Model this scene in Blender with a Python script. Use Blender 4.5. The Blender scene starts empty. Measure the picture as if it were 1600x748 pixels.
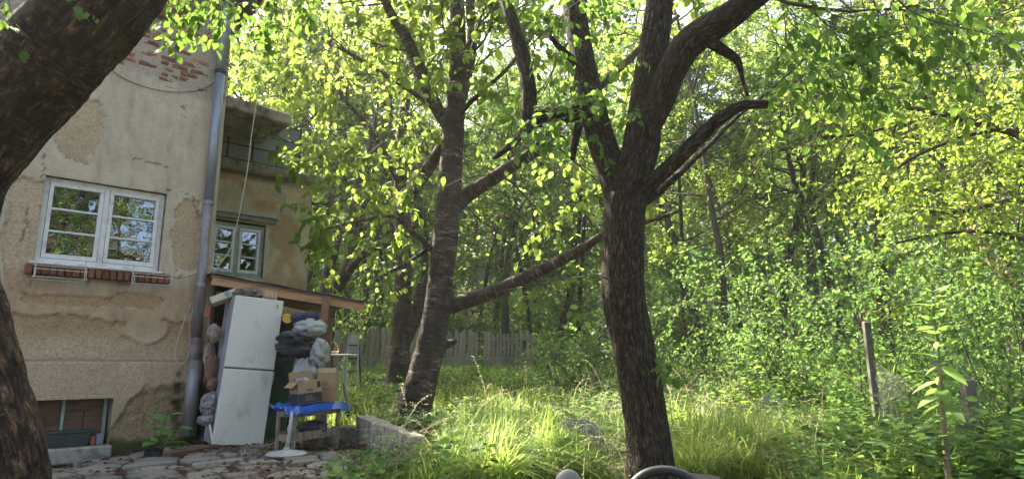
import bpy, bmesh, math, random
import numpy as np
from mathutils import Vector, Matrix

SC = bpy.context.scene
COL = SC.collection
R = math.radians
random.seed(7)
RNG = np.random.default_rng(11)

# ------------------------------------------------------------------ camera, sky, sun, exposure
FPX = 1000.0                       # focal length in pixels of the 1600 px wide photograph
PITCH = math.atan(191 / 1000.0)
CZ = 1.0
cam_d = bpy.data.cameras.new('camera'); cam = bpy.data.objects.new('camera', cam_d); COL.objects.link(cam)
cam.location = (0, 0, CZ); cam.rotation_euler = (math.pi / 2 + PITCH, 0, 0)
cam_d.sensor_fit = 'HORIZONTAL'; cam_d.sensor_width = 36.0; cam_d.lens = 36.0 * FPX / 1600.0
cam_d.clip_start = 0.05; cam_d.clip_end = 1000
SC.camera = cam

SUN_AZ = R(43)                     # degrees left of straight ahead
SUN_EL = R(48)
world = bpy.data.worlds.new('World'); SC.world = world; world.use_nodes = True
wn = world.node_tree; wn.nodes.clear()
sky = wn.nodes.new('ShaderNodeTexSky'); sky.sky_type = 'NISHITA'; sky.sun_disc = False
sky.sun_elevation = SUN_EL; sky.sun_rotation = -SUN_AZ; sky.dust_density = 4.5; sky.air_density = 0.55; sky.ozone_density = 0.3
bgn = wn.nodes.new('ShaderNodeBackground'); bgn.inputs['Strength'].default_value = 0.135
wo = wn.nodes.new('ShaderNodeOutputWorld')
wn.links.new(sky.outputs[0], bgn.inputs[0]); wn.links.new(bgn.outputs[0], wo.inputs[0])
sun_d = bpy.data.lights.new('sun', 'SUN'); sun = bpy.data.objects.new('sun', sun_d); COL.objects.link(sun)
sun_d.energy = 5.0; sun_d.angle = R(0.5); sun_d.color = (1.0, 0.92, 0.76)
S_DIR = Vector((-math.sin(SUN_AZ) * math.cos(SUN_EL), math.cos(SUN_AZ) * math.cos(SUN_EL), math.sin(SUN_EL)))
sun.rotation_euler = (-S_DIR).to_track_quat('-Z', 'Y').to_euler(); sun.location = S_DIR * 30
SC.view_settings.view_transform = 'Standard'; SC.view_settings.look = 'None'
SC.view_settings.gamma = 1.0; SC.view_settings.use_curve_mapping = False
SC.view_settings.exposure = 2.5
SC.cycles.max_bounces = 8; SC.cycles.diffuse_bounces = 4; SC.cycles.transmission_bounces = 6
SC.cycles.transparent_max_bounces = 8; SC.cycles.glossy_bounces = 3
SC.cycles.sample_clamp_indirect = 6.0
SC.cycles.use_denoising = True; SC.cycles.volume_bounces = 1

# ------------------------------------------------------------------ geometry helpers
def ray(x, y):
    a = (x - 800) / FPX; b = (374 - y) / FPX
    return np.array([a, math.cos(PITCH) - b * math.sin(PITCH), math.sin(PITCH) + b * math.cos(PITCH)])
CAMP = np.array([0, 0, CZ])
def at(x, y, Y):                   # point of the place seen at a pixel, at Y metres ahead
    r = ray(x, y); return CAMP + r * (Y / r[1])
def gr(x, y, z=0.0):               # point at height z
    r = ray(x, y); return CAMP + r * ((z - CZ) / r[2])
def nrm(v):
    v = np.asarray(v, float); return v / (np.linalg.norm(v) + 1e-12)

def _h(ix, iy, iz, seed):
    n = (ix * 374761393 + iy * 668265263 + iz * 2147483647 + seed * 144665) & 0xffffffff
    n = ((n ^ (n >> 13)) * 1274126177) & 0xffffffff
    n = n ^ (n >> 16)
    return (n & 0xffff) / 65535.0
def vnoise(x, y, z=0.0, seed=0):
    x, y, z = np.broadcast_arrays(np.asarray(x, float), np.asarray(y, float), np.asarray(z, float))
    ix = np.floor(x).astype(np.int64); iy = np.floor(y).astype(np.int64); iz = np.floor(z).astype(np.int64)
    fx = x - ix; fy = y - iy; fz = z - iz
    fx = fx * fx * (3 - 2 * fx); fy = fy * fy * (3 - 2 * fy); fz = fz * fz * (3 - 2 * fz)
    r = 0
    for dx in (0, 1):
        for dy in (0, 1):
            for dz in (0, 1):
                w = (fx if dx else 1 - fx) * (fy if dy else 1 - fy) * (fz if dz else 1 - fz)
                r = r + w * _h(ix + dx, iy + dy, iz + dz, seed)
    return r
def fbm(x, y, z=0.0, o=4, seed=0):
    r = 0; a = 0.5; s = 0
    for k in range(o):
        f = 2.0 ** k
        r = r + a * vnoise(np.asarray(x) * f, np.asarray(y) * f, np.asarray(z) * f, seed + k); s += a; a *= 0.5
    return r / s
def sst(a, b, x):
    t = np.clip((np.asarray(x, float) - a) / (b - a), 0, 1); return t * t * (3 - 2 * t)

def ground_z(x, y):
    x = np.asarray(x, float); y = np.asarray(y, float)
    z = 0.73 * sst(9.2, 18, y) + 0.05 * np.clip(y - 20, 0, 8) + 0.26 * np.clip(y - 27, 0, 60)
    z = z - 0.16 * sst(-3.6, -5.2, x) * sst(10, 8, y)
    lawn = sst(-1.6, -0.4, x + (y - 7) * 0.3)
    z = z + lawn * 0.10 * (fbm(x * 0.5, y * 0.5, 0, 3, 5) - 0.5)
    z = z + 0.25 * sst(4.0, 9.0, x) * sst(3, 6, y)
    return z

class Frame:
    def __init__(s, o, ex, ey, ez):
        s.o = np.asarray(o, float); s.ex = nrm(ex); s.ey = nrm(ey); s.ez = nrm(ez)
    def __call__(s, p):
        p = np.asarray(p, float)
        return s.o + p[..., 0:1] * s.ex + p[..., 1:2] * s.ey + p[..., 2:3] * s.ez if p.ndim > 1 else s.o + p[0] * s.ex + p[1] * s.ey + p[2] * s.ez
W0 = Frame((0, 0, 0), (1, 0, 0), (0, 1, 0), (0, 0, 1))

class MB:
    def __init__(s): s.v = []; s.f = []; s.bc = None
    def add(s, vs, fs):
        o = len(s.v); s.v.extend([tuple(v) for v in vs]); s.f.extend([tuple(o + i for i in f) for f in fs]); return s
    def box(s, x0, x1, y0, y1, z0, z1, fr=W0):
        p = np.array([(x, y, z) for z in (z0, z1) for (x, y) in ((x0, y0), (x1, y0), (x1, y1), (x0, y1))], float)
        q = fr(p)
        if np.dot(np.cross(fr.ex, fr.ey), fr.ez) > 0:
            F = [(0, 3, 2, 1), (4, 5, 6, 7), (0, 1, 5, 4), (1, 2, 6, 5), (2, 3, 7, 6), (3, 0, 4, 7)]
        else:
            F = [(0, 1, 2, 3), (7, 6, 5, 4), (4, 5, 1, 0), (5, 6, 2, 1), (6, 7, 3, 2), (7, 4, 0, 3)]
        return s.add(q, F)
    def bar(s, a, b, w, h, up=(0, 0, 1)):          # a rectangular bar between two points
        a = np.asarray(a, float); b = np.asarray(b, float); ex = nrm(b - a)
        ey = np.cross(np.asarray(up, float), ex)
        if np.linalg.norm(ey) < 1e-4: ey = np.cross((1.0, 0, 0), ex)
        ey = nrm(ey); ez = np.cross(ex, ey)
        return s.box(0, np.linalg.norm(b - a), -w / 2, w / 2, -h / 2, h / 2, Frame(a, ex, ey, ez))
    def tube(s, pts, rad, seg=6, cap=True):
        pts = np.asarray(pts, float); n = len(pts)
        rad = np.full(n, rad, float) if np.isscalar(rad) else np.asarray(rad, float)
        tg = np.gradient(pts, axis=0); tg /= np.linalg.norm(tg, axis=1)[:, None] + 1e-12
        ref = np.array([0, 0, 1.0]) if abs(tg[0][2]) < 0.9 else np.array([1.0, 0, 0])
        a = nrm(np.cross(ref, tg[0])); o = len(s.v); ang = np.arange(seg) * 2 * math.pi / seg
        ca = np.cos(ang)[:, None]; sa = np.sin(ang)[:, None]
        for i in range(n):
            a = nrm(a - tg[i] * np.dot(a, tg[i])); b = np.cross(tg[i], a)
            s.v.extend(map(tuple, pts[i] + rad[i] * (ca * a + sa * b)))
        for i in range(n - 1):
            for k in range(seg):
                k2 = (k + 1) % seg
                s.f.append((o + i * seg + k, o + i * seg + k2, o + (i + 1) * seg + k2, o + (i + 1) * seg + k))
        if cap:
            s.f.append(tuple(o + k for k in range(seg))[::-1]); s.f.append(tuple(o + (n - 1) * seg + k for k in range(seg)))
        return s
    def lathe(s, prof, fr=W0, seg=20):
        o = len(s.v)
        for (r, z) in prof:
            for k in range(seg):
                a = k * 2 * math.pi / seg; s.v.append(tuple(fr((r * math.cos(a), r * math.sin(a), z))))
        for i in range(len(prof) - 1):
            for k in range(seg):
                k2 = (k + 1) % seg
                s.f.append((o + i * seg + k, o + i * seg + k2, o + (i + 1) * seg + k2, o + (i + 1) * seg + k))
        return s
    def prism(s, poly, z0, z1, fr=W0):             # polygon in the frame's xy, extruded along its z
        n = len(poly); o = len(s.v)
        for z in (z0, z1):
            for (x, y) in poly: s.v.append(tuple(fr((x, y, z))))
        s.f.append(tuple(o + i for i in range(n))[::-1]); s.f.append(tuple(o + n + i for i in range(n)))
        for i in range(n):
            j = (i + 1) % n; s.f.append((o + i, o + j, o + n + j, o + n + i))
        return s
    def sheet(s, grid, thick, nv):                 # grid [i][j] of points, given thickness along nv
        g = np.asarray(grid, float); ni, nj, _ = g.shape; o = len(s.v); nv = np.asarray(nv, float) * thick
        for lay in (g, g - nv):
            for i in range(ni):
                for j in range(nj): s.v.append(tuple(lay[i, j]))
        I = lambda l, i, j: o + l * ni * nj + i * nj + j
        for i in range(ni - 1):
            for j in range(nj - 1):
                s.f.append((I(0, i, j), I(0, i + 1, j), I(0, i + 1, j + 1), I(0, i, j + 1)))
                s.f.append((I(1, i, j), I(1, i, j + 1), I(1, i + 1, j + 1), I(1, i + 1, j)))
        for i in range(ni - 1):
            for j in (0, nj - 1): s.f.append((I(0, i, j), I(0, i + 1, j), I(1, i + 1, j), I(1, i, j)))
        for j in range(nj - 1):
            for i in (0, ni - 1): s.f.append((I(0, i, j), I(0, i, j + 1), I(1, i, j + 1), I(1, i, j)))
        return s
    def blob(s, c, rad, amp=0.2, freq=2.5, seed=0, fr=None, nu=36, nv=22, ridge=True):
        c = np.asarray(c, float); o = len(s.v)
        u = np.arange(nu) * 2 * math.pi / nu; v = np.linspace(0, math.pi, nv)
        U, V = np.meshgrid(u, v)
        d = np.stack([np.sin(V) * np.cos(U), np.sin(V) * np.sin(U), np.cos(V)], -1)
        nn = fbm(d[..., 0] * freq + 9, d[..., 1] * freq + 7, d[..., 2] * freq + 5, 4, seed)
        if ridge: nn = 1 - 2 * np.abs(nn - 0.5) * 2
        p = d * (1 + amp * (nn - 0.5) * 2)[..., None] * np.asarray(rad, float)
        p = p if fr is None else (p[..., 0:1] * fr.ex + p[..., 1:2] * fr.ey + p[..., 2:3] * fr.ez)
        for q in (c + p).reshape(-1, 3): s.v.append(tuple(q))
        for i in range(nv - 1):
            for k in range(nu):
                k2 = (k + 1) % nu
                s.f.append((o + i * nu + k, o + (i + 1) * nu + k, o + (i + 1) * nu + k2, o + i * nu + k2))
        return s

BASE = {}
def _rootloc(p):
    return BASE.get(p.name, np.zeros(3)) if p is not None else np.zeros(3)
def mesh_from(mb, name, off, bevel=0.0, smooth=False):
    me = bpy.data.meshes.new(name)
    v = np.asarray(mb.v, float) - off
    me.from_pydata(v.tolist(), [], mb.f)
    if bevel > 0:
        bm = bmesh.new(); bm.from_mesh(me)
        bmesh.ops.bevel(bm, geom=list(bm.edges), offset=bevel, segments=1, affect='EDGES', clamp_overlap=True)
        bm.to_mesh(me); bm.free()
    if smooth:
        me.polygons.foreach_set('use_smooth', [True] * len(me.polygons))
    me.update(); return me
def obj(name, mb, m, parent=None, bevel=0.0, smooth=False, base=None, kind=None):
    off = _rootloc(parent) if parent is not None else (np.zeros(3) if base is None else np.asarray(base, float))
    me = mesh_from(mb, name, off, bevel, smooth); me.materials.append(m)
    o = bpy.data.objects.new(name, me); COL.objects.link(o)
    if parent is not None: o.parent = parent
    else: o.location = off
    BASE[o.name] = off
    if kind: o['kind'] = kind
    return o
def inst(name, me, M, parent):                    # a piece sharing mesh data; M places it in the world
    o = bpy.data.objects.new(name, me); COL.objects.link(o); o.parent = parent
    o.matrix_basis = Matrix.Translation(Vector(-_rootloc(parent))) @ M; BASE[o.name] = _rootloc(parent); return o
def tag(o, label, cat, group=None):
    o['label'] = label; o['category'] = cat; o['kind'] = 'thing'
    if group: o['group'] = group
    return o
def thing(name, label, cat, loc, group=None):
    o = bpy.data.objects.new(name, None); COL.objects.link(o); o.location = tuple(loc); o.empty_display_size = 0.1
    BASE[o.name] = np.asarray(loc, float); return tag(o, label, cat, group)
def fmat(fr, sc=(1, 1, 1)):
    M = Matrix.Identity(4)
    for i, (e, s_) in enumerate(((fr.ex, sc[0]), (fr.ey, sc[1]), (fr.ez, sc[2]))):
        for k in range(3): M[k][i] = e[k] * s_
    for k in range(3): M[k][3] = fr.o[k]
    return M

# ------------------------------------------------------------------ materials
class NT:
    def __init__(s, name):
        s.m = bpy.data.materials.new(name); s.m.use_nodes = True; s.t = s.m.node_tree; s.t.nodes.clear()
        s.out = s.n('ShaderNodeOutputMaterial')
    def n(s, k, **kw):
        nd = s.t.nodes.new(k)
        for a, b in kw.items(): setattr(nd, a, b)
        return nd
    def l(s, a, b): s.t.links.new(a, b)
    def coord(s, scale=(1, 1, 1), kind='Object', attr=None):
        mp = s.n('ShaderNodeMapping'); mp.inputs['Scale'].default_value = scale
        if attr: a = s.n('ShaderNodeAttribute'); a.attribute_name = attr; s.l(a.outputs['Vector'], mp.inputs[0])
        else: a = s.n('ShaderNodeTexCoord'); s.l(a.outputs[kind], mp.inputs[0])
        return mp.outputs[0]
    def noise(s, vec, scale, detail=4, rough=0.6, dist=0.0):
        nd = s.n('ShaderNodeTexNoise'); nd.inputs['Scale'].default_value = scale; nd.inputs['Detail'].default_value = detail
        nd.inputs['Roughness'].default_value = rough; nd.inputs['Distortion'].default_value = dist
        if vec is not None: s.l(vec, nd.inputs['Vector'])
        return nd.outputs['Fac']
    def ramp(s, fac, stops):
        nd = s.n('ShaderNodeValToRGB'); e = nd.color_ramp.elements
        while len(e) < len(stops): e.new(0.5)
        for i, (p, c) in enumerate(stops):
            e[i].position = p; e[i].color = (c[0], c[1], c[2], 1) if not np.isscalar(c) else (c, c, c, 1)
        s.l(fac, nd.inputs[0]); return nd.outputs[0]
    def mix(s, fac, a, b, mode='MIX'):
        nd = s.n('ShaderNodeMix'); nd.data_type = 'RGBA'; nd.blend_type = mode
        for sock, v in ((nd.inputs[0], fac), (nd.inputs[6], a), (nd.inputs[7], b)):
            if isinstance(v, (int, float)): sock.default_value = v
            elif isinstance(v, tuple): sock.default_value = (v[0], v[1], v[2], 1)
            else: s.l(v, sock)
        return nd.outputs[2]
    def attr(s, name):
        a = s.n('ShaderNodeAttribute'); a.attribute_name = name; return a.outputs['Fac']
    def bump(s, h, strength=0.4, dist=0.01):
        b = s.n('ShaderNodeBump'); b.inputs['Strength'].default_value = strength; b.inputs['Distance'].default_value = dist
        s.l(h, b.inputs['Height']); return b.outputs[0]
    def bsdf(s, col, rough=0.8, metal=0.0, normal=None, spec=0.5):
        b = s.n('ShaderNodeBsdfPrincipled')
        for k, v in (('Base Color', col), ('Roughness', rough), ('Metallic', metal), ('Specular IOR Level', spec)):
            if isinstance(v, tuple): b.inputs[k].default_value = (v[0], v[1], v[2], 1)
            elif isinstance(v, (int, float)): b.inputs[k].default_value = v
            else: s.l(v, b.inputs[k])
        if normal is not None: s.l(normal, b.inputs['Normal'])
        return b.outputs[0]
    def done(s, sh): s.l(sh, s.out.inputs['Surface']); return s.m

def mat(name, c1, c2=None, scale=8, rough=0.8, metal=0.0, bump=0.3, bscale=None, bdist=0.005, stretch=(1, 1, 1), rnd=0.0, spec=0.5, c3=None, lo=0.35, hi=0.65):
    t = NT(name); v = t.coord(stretch)
    c2 = c2 or tuple(x * 0.8 for x in c1)
    stops = [(lo, c2), (hi, c1)] if c3 is None else [(lo, c2), (0.5, c1), (hi, c3)]
    col = t.ramp(t.noise(v, scale, 5, 0.65), stops)
    if rnd > 0:
        oi = t.n('ShaderNodeObjectInfo'); mr = t.n('ShaderNodeMapRange')
        mr.inputs['To Min'].default_value = 1 - rnd; mr.inputs['To Max'].default_value = 1 + rnd * 0.6
        t.l(oi.outputs['Random'], mr.inputs[0])
        hs = t.n('ShaderNodeHueSaturation'); t.l(mr.outputs[0], hs.inputs['Value']); t.l(col, hs.inputs['Color']); col = hs.outputs[0]
    nm = t.bump(t.noise(v, bscale or scale * 4, 6, 0.7), bump, bdist) if bump > 0 else None
    return t.done(t.bsdf(col, rough, metal, nm, spec))

def leaf_mat(name, dark, mid, light, trans, tfac=0.45, gloss=0.18):
    t = NT(name); v = t.attr('v')
    col = t.ramp(v, [(0.0, dark), (0.5, mid), (1.0, light)])
    oi = t.n('ShaderNodeObjectInfo'); mr = t.n('ShaderNodeMapRange'); mr.inputs['To Min'].default_value = 0.72; mr.inputs['To Max'].default_value = 1.22
    t.l(oi.outputs['Random'], mr.inputs[0]); hs = t.n('ShaderNodeHueSaturation'); t.l(mr.outputs[0], hs.inputs['Value']); t.l(col, hs.inputs['Color']); col = hs.outputs[0]
    tc = t.mix(0.5, trans, t.mix(1.0, col, (3.2, 3.2, 3.2), 'MULTIPLY'))
    b = t.bsdf(col, 0.58, 0, None, gloss)
    tr = t.n('ShaderNodeBsdfTranslucent'); t.l(tc, tr.inputs[0])
    ms = t.n('ShaderNodeMixShader'); ms.inputs[0].default_value = tfac
    t.l(b, ms.inputs[1]); t.l(tr.outputs[0], ms.inputs[2])
    return t.done(ms.outputs[0])

def bark_fissured():
    t = NT('bark_fissured')
    v = t.coord((1, 1, 0.2), attr='bc')
    vo = t.n('ShaderNodeTexVoronoi'); vo.feature = 'DISTANCE_TO_EDGE'; vo.inputs['Scale'].default_value = 46; vo.inputs['Randomness'].default_value = 1.0
    dn = t.n('ShaderNodeTexNoise'); dn.inputs['Scale'].default_value = 14; dn.inputs['Detail'].default_value = 3; t.l(v, dn.inputs['Vector'])
    mv = t.n('ShaderNodeMix'); mv.data_type = 'RGBA'; mv.inputs[0].default_value = 0.11; t.l(v, mv.inputs[6]); t.l(dn.outputs['Color'], mv.inputs[7])
    t.l(mv.outputs[2], vo.inputs['Vector'])
    edge = t.mix(0.25, t.ramp(vo.outputs['Distance'], [(0.0, 0.0), (0.30, 1.0)]), t.ramp(t.noise(v, 24, 6, 0.7), [(0.40, 0.0), (0.58, 1.0)]))
    fine = t.noise(v, 60, 6, 0.7)
    big = t.noise(t.coord((1, 1, 1), attr='bc'), 3.0, 4, 0.6)
    c = t.ramp(fine, [(0.34, (0.03, 0.02, 0.013)), (0.52, (0.10, 0.07, 0.045)), (0.68, (0.29, 0.21, 0.135))])
    c = t.mix(t.ramp(big, [(0.45, 0.0), (0.75, 0.5)]), c, (0.10, 0.095, 0.06))
    c = t.mix(edge, (0.014, 0.011, 0.009), c)
    h = t.mix(0.35, edge, fine)
    return t.done(t.bsdf(c, 0.9, 0, t.bump(h, 1.0, 0.06), 0.25))
def bark_cherry(name='bark_cherry', pale=(0.44, 0.35, 0.27), mid=(0.12, 0.084, 0.062), dark=(0.020, 0.014, 0.011)):
    t = NT(name)
    v = t.coord((1.1, 1.1, 5.5), attr='bc')
    band = t.noise(v, 3.2, 6, 0.75, 1.0)
    fine = t.noise(t.coord((1, 1, 1.4), attr='bc'), 34, 6, 0.7)
    big = t.noise(t.coord((1, 1, 0.7), attr='bc'), 4.0, 4, 0.6)
    c = t.ramp(band, [(0.36, dark), (0.48, mid), (0.56, mid), (0.64, pale)])
    c = t.mix(t.ramp(big, [(0.40, 0.80), (0.54, 0.0)]), c, t.ramp(fine, [(0.35, dark), (0.7, (0.09, 0.07, 0.055))]))
    c = t.mix(0.35, c, t.ramp(fine, [(0.3, 0.0), (0.7, 0.25)]), 'OVERLAY')
    return t.done(t.bsdf(c, 0.85, 0, t.bump(t.mix(0.4, band, fine), 1.0, 0.03), 0.3))
def bark_plain(name, a, b):
    t = NT(name)
    v = t.coord((1, 1, 0.3), attr='bc'); n1 = t.noise(v, 30, 6, 0.7)
    return t.done(t.bsdf(t.ramp(n1, [(0.35, b), (0.65, a)]), 0.9, 0, t.bump(n1, 0.8, 0.015), 0.2))

def bark_old():
    t = NT('bark_old_cherry')
    n1 = t.noise(t.coord((1, 1, 0.35), attr='bc'), 26, 7, 0.75, 0.6); n2 = t.noise(t.coord((1.6, 1.6, 4.5), attr='bc'), 9, 6, 0.72, 0.8); big = t.noise(t.coord((1, 1, 0.6), attr='bc'), 3.2, 5, 0.65)
    m1 = t.mix(t.ramp(big, [(0.42, 0.0), (0.58, 1.0)]), n1, n2)
    c = t.ramp(m1, [(0.38, (0.009, 0.007, 0.005)), (0.48, (0.036, 0.024, 0.016)), (0.56, (0.10, 0.062, 0.037)), (0.66, (0.34, 0.22, 0.125))])
    c = t.mix(t.ramp(t.noise(t.coord(attr='bc'), 1.8, 4, 0.6), [(0.5, 0.0), (0.68, 0.55)]), c, t.ramp(m1, [(0.4, (0.02, 0.02, 0.012)), (0.65, (0.10, 0.10, 0.06))]))
    return t.done(t.bsdf(c, 0.9, 0, t.bump(m1, 1.0, 0.05), 0.25))

M = {}
M['bark_a'] = bark_fissured()
M['bark_b'] = bark_cherry()
M['bark_f'] = bark_old()
M['bark_w'] = bark_plain('bark_woodland', (0.10, 0.08, 0.06), (0.035, 0.028, 0.022))
M['bark_pale'] = bark_plain('bark_pale', (0.34, 0.27, 0.19), (0.15, 0.11, 0.08))
M['twig'] = mat('twig_bark', (0.085, 0.065, 0.048), (0.05, 0.04, 0.03), 20, 0.9, bump=0)
M['leaf_a'] = leaf_mat('leaf_apple', (0.035, 0.085, 0.018), (0.06, 0.13, 0.025), (0.11, 0.18, 0.03), (0.30, 0.44, 0.05), 0.42)
M['leaf_b'] = leaf_mat('leaf_cherry', (0.035, 0.095, 0.018), (0.065, 0.145, 0.024), (0.15, 0.215, 0.032), (0.53, 0.61, 0.11), 0.52)
M['leaf_w'] = leaf_mat('leaf_woodland', (0.03, 0.085, 0.018), (0.055, 0.125, 0.025), (0.10, 0.16, 0.04), (0.30, 0.42, 0.09), 0.45)
M['leaf_y'] = leaf_mat('leaf_yellow_green', (0.05, 0.11, 0.015), (0.09, 0.16, 0.02), (0.15, 0.21, 0.028), (0.52, 0.60, 0.09), 0.5)
M['leaf_s'] = leaf_mat('leaf_shrub', (0.03, 0.075, 0.02), (0.055, 0.115, 0.028), (0.09, 0.15, 0.035), (0.25, 0.40, 0.06), 0.4)
M['grass'] = leaf_mat('grass_blade', (0.05, 0.115, 0.02), (0.11, 0.19, 0.032), (0.27, 0.29, 0.085), (0.47, 0.52, 0.12), 0.5, 0.3)
M['seed'] = leaf_mat('grass_seed', (0.30, 0.27, 0.15), (0.42, 0.38, 0.22), (0.55, 0.50, 0.34), (0.55, 0.50, 0.3), 0.35, 0.2)
M['litter'] = leaf_mat('dead_leaf', (0.05, 0.028, 0.018), (0.11, 0.06, 0.035), (0.20, 0.11, 0.06), (0.15, 0.08, 0.04), 0.15, 0.2)

# ------------------------------------------------------------------ array meshes (leaves, grass)
def array_mesh(name, V, counts, loops, attr, m):
    me = bpy.data.meshes.new(name)
    me.vertices.add(len(V)); me.vertices.foreach_set('co', np.ascontiguousarray(V, dtype=np.float32).ravel())
    me.loops.add(len(loops)); me.loops.foreach_set('vertex_index', np.ascontiguousarray(loops, dtype=np.int32))
    me.polygons.add(len(counts))
    st = np.concatenate([[0], np.cumsum(counts)[:-1]]).astype(np.int32)
    me.polygons.foreach_set('loop_start', st)
    a = me.attributes.new('v', 'FLOAT', 'POINT'); a.data.foreach_set('value', np.ascontiguousarray(attr, dtype=np.float32))
    me.materials.append(m); me.update(calc_edges=True); return me
LEAF6 = np.array([(0, 0, 0), (-.30, .30, .05), (-.27, .68, .03), (0, 1.0, -.10), (.27, .68, .03), (.30, .30, .05)])
LEAF4 = np.array([(0, 0, 0), (-.32, .45, .07), (0, 1.0, -.06), (.32, .45, .07)])
def leaf_mesh(name, P, A, N, S, m, six=False, wide=1.0, v=None, off=(0, 0, 0)):
    P = np.asarray(P, float) - np.asarray(off, float); A = np.asarray(A, float); N = np.asarray(N, float); S = np.asarray(S, float)
    A = A / (np.linalg.norm(A, axis=1)[:, None] + 1e-9)
    B = np.cross(A, N); B /= np.linalg.norm(B, axis=1)[:, None] + 1e-9; C = np.cross(B, A)
    T = LEAF6 if six else LEAF4; k = len(T); n = len(P)
    V = P[:, None, :] + S[:, None, None] * (T[None, :, 0:1] * wide * B[:, None, :] + T[None, :, 1:2] * A[:, None, :] + T[None, :, 2:3] * C[:, None, :])
    F = np.array([0, 3, 2, 1, 0, 5, 4, 3]) if six else np.array([0, 2, 1, 0, 3, 2])
    loops = (np.arange(n)[:, None] * k + F[None, :]).ravel()
    counts = np.full(n * 2, 4 if six else 3)
    v = RNG.random(n) if v is None else np.asarray(v)
    return array_mesh(name, V.reshape(-1, 3), counts, loops, np.repeat(v, k), m)
ONE_LEAF = {}
def one_leaf(m, wide=1.0):
    key = (m.name, wide)
    if key not in ONE_LEAF:
        T = [(0, 0, 0), (-.16, .12, .03), (-.30, .36, .045), (-.26, .66, .02), (-.10, .90, -.05), (0, 1.03, -.10), (.10, .90, -.05), (.26, .66, .02), (.30, .36, .045), (.16, .12, .03), (0, .36, 0), (0, .66, -.02)]
        T = np.array(T); T[:, 0] *= wide
        F = [(0, 10, 2, 1), (10, 11, 3, 2), (11, 5, 4, 3), (0, 9, 8, 10), (10, 8, 7, 11), (11, 7, 6, 5)]
        L = []; [L.extend(f) for f in F]
        ONE_LEAF[key] = [array_mesh('leaf', T, np.full(6, 4), np.array(L), np.full(12, vv), m) for vv in (0.15, 0.4, 0.6, 0.9)]
    return ONE_LEAF[key]
def leaf_frame(p, a, n, s):
    a = nrm(a); b = nrm(np.cross(a, n)); c = np.cross(b, a)
    return fmat(Frame(p, b, a, c), (s, s, s))

# ------------------------------------------------------------------ trees
def smooth_path(pts, rad, step):
    pts = np.asarray(pts, float); rad = np.asarray(rad, float); n = len(pts)
    P = np.vstack([2 * pts[0] - pts[1], pts, 2 * pts[-1] - pts[-2]]); Rr = np.concatenate([[rad[0]], rad, [rad[-1]]])
    op = []; orr = []
    for i in range(n - 1):
        p0, p1, p2, p3 = P[i:i + 4]; L = np.linalg.norm(p2 - p1); k = max(1, int(round(L / step)))
        for j in range(k):
            t = j / k
            op.append(0.5 * (2 * p1 + (p2 - p0) * t + (2 * p0 - 5 * p1 + 4 * p2 - p3) * t * t + (-p0 + 3 * p1 - 3 * p2 + p3) * t ** 3))
            orr.append(Rr[i + 1] * (1 - t) + Rr[i + 2] * t)
    op.append(pts[-1]); orr.append(rad[-1])
    return np.array(op), np.array(orr)
def bark_tube(name, pts, rad, m, parent, seg=20, step=0.05, amp=0.05, freq=(9, 9, 3), seed=0, flare=0.0, lump=0.0):
    P, Rd = smooth_path(pts, rad, step); n = len(P); off = _rootloc(parent)
    tg = np.gradient(P, axis=0); tg /= np.linalg.norm(tg, axis=1)[:, None]
    arc = np.concatenate([[0], np.cumsum(np.linalg.norm(np.diff(P, axis=0), axis=1))])
    ref = np.array([0, 0, 1.0]) if abs(tg[0][2]) < 0.9 else np.array([1.0, 0, 0])
    a = nrm(np.cross(ref, tg[0])); th = np.arange(seg) * 2 * math.pi / seg; V = []; BC = []
    for i in range(n):
        a = nrm(a - tg[i] * np.dot(a, tg[i])); b = np.cross(tg[i], a)
        cx = Rd[i] * np.cos(th); cy = Rd[i] * np.sin(th)
        d = fbm(cx * freq[0] + 50, cy * freq[1] + 50, arc[i] * freq[2] + 3, 4, seed) - 0.5
        d = d + lump * (fbm(cx * 2.5 + 5, cy * 2.5 + 5, arc[i] * 2.2, 2, seed + 9) - 0.5)
        fl = flare * math.exp(-arc[i] / 0.22) * (0.6 + 0.8 * vnoise(np.cos(th) * 2 + 5, np.sin(th) * 2 + 5, 0, seed))
        k = 1 + 2 * amp * d + fl
        V.append(P[i] + (cx * k)[:, None] * a + (cy * k)[:, None] * b)
        BC.append(np.stack([cx, cy, np.full(seg, arc[i])], 1))
    V = np.concatenate(V) - off; BC = np.concatenate(BC)
    i = np.arange(n - 1)[:, None]; k = np.arange(seg)[None, :]; k2 = (k + 1) % seg
    L = np.stack([i * seg + k, i * seg + k2, (i + 1) * seg + k2, (i + 1) * seg + k], -1).reshape(-1)
    cnt = np.full((n - 1) * seg, 4)
    L = np.concatenate([L, (n - 1) * seg + np.arange(seg)]); cnt = np.concatenate([cnt, [seg]])
    me = array_mesh(name, V, cnt, L, np.zeros(len(V)), m)
    at_ = me.attributes.new('bc', 'FLOAT_VECTOR', 'POINT'); at_.data.foreach_set('vector', BC.astype(np.float32).ravel())
    me.polygons.foreach_set('use_smooth', [True] * len(me.polygons))
    o = bpy.data.objects.new(name, me); COL.objects.link(o)
    o.parent = parent; BASE[o.name] = off
    return o, P, Rd

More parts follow.
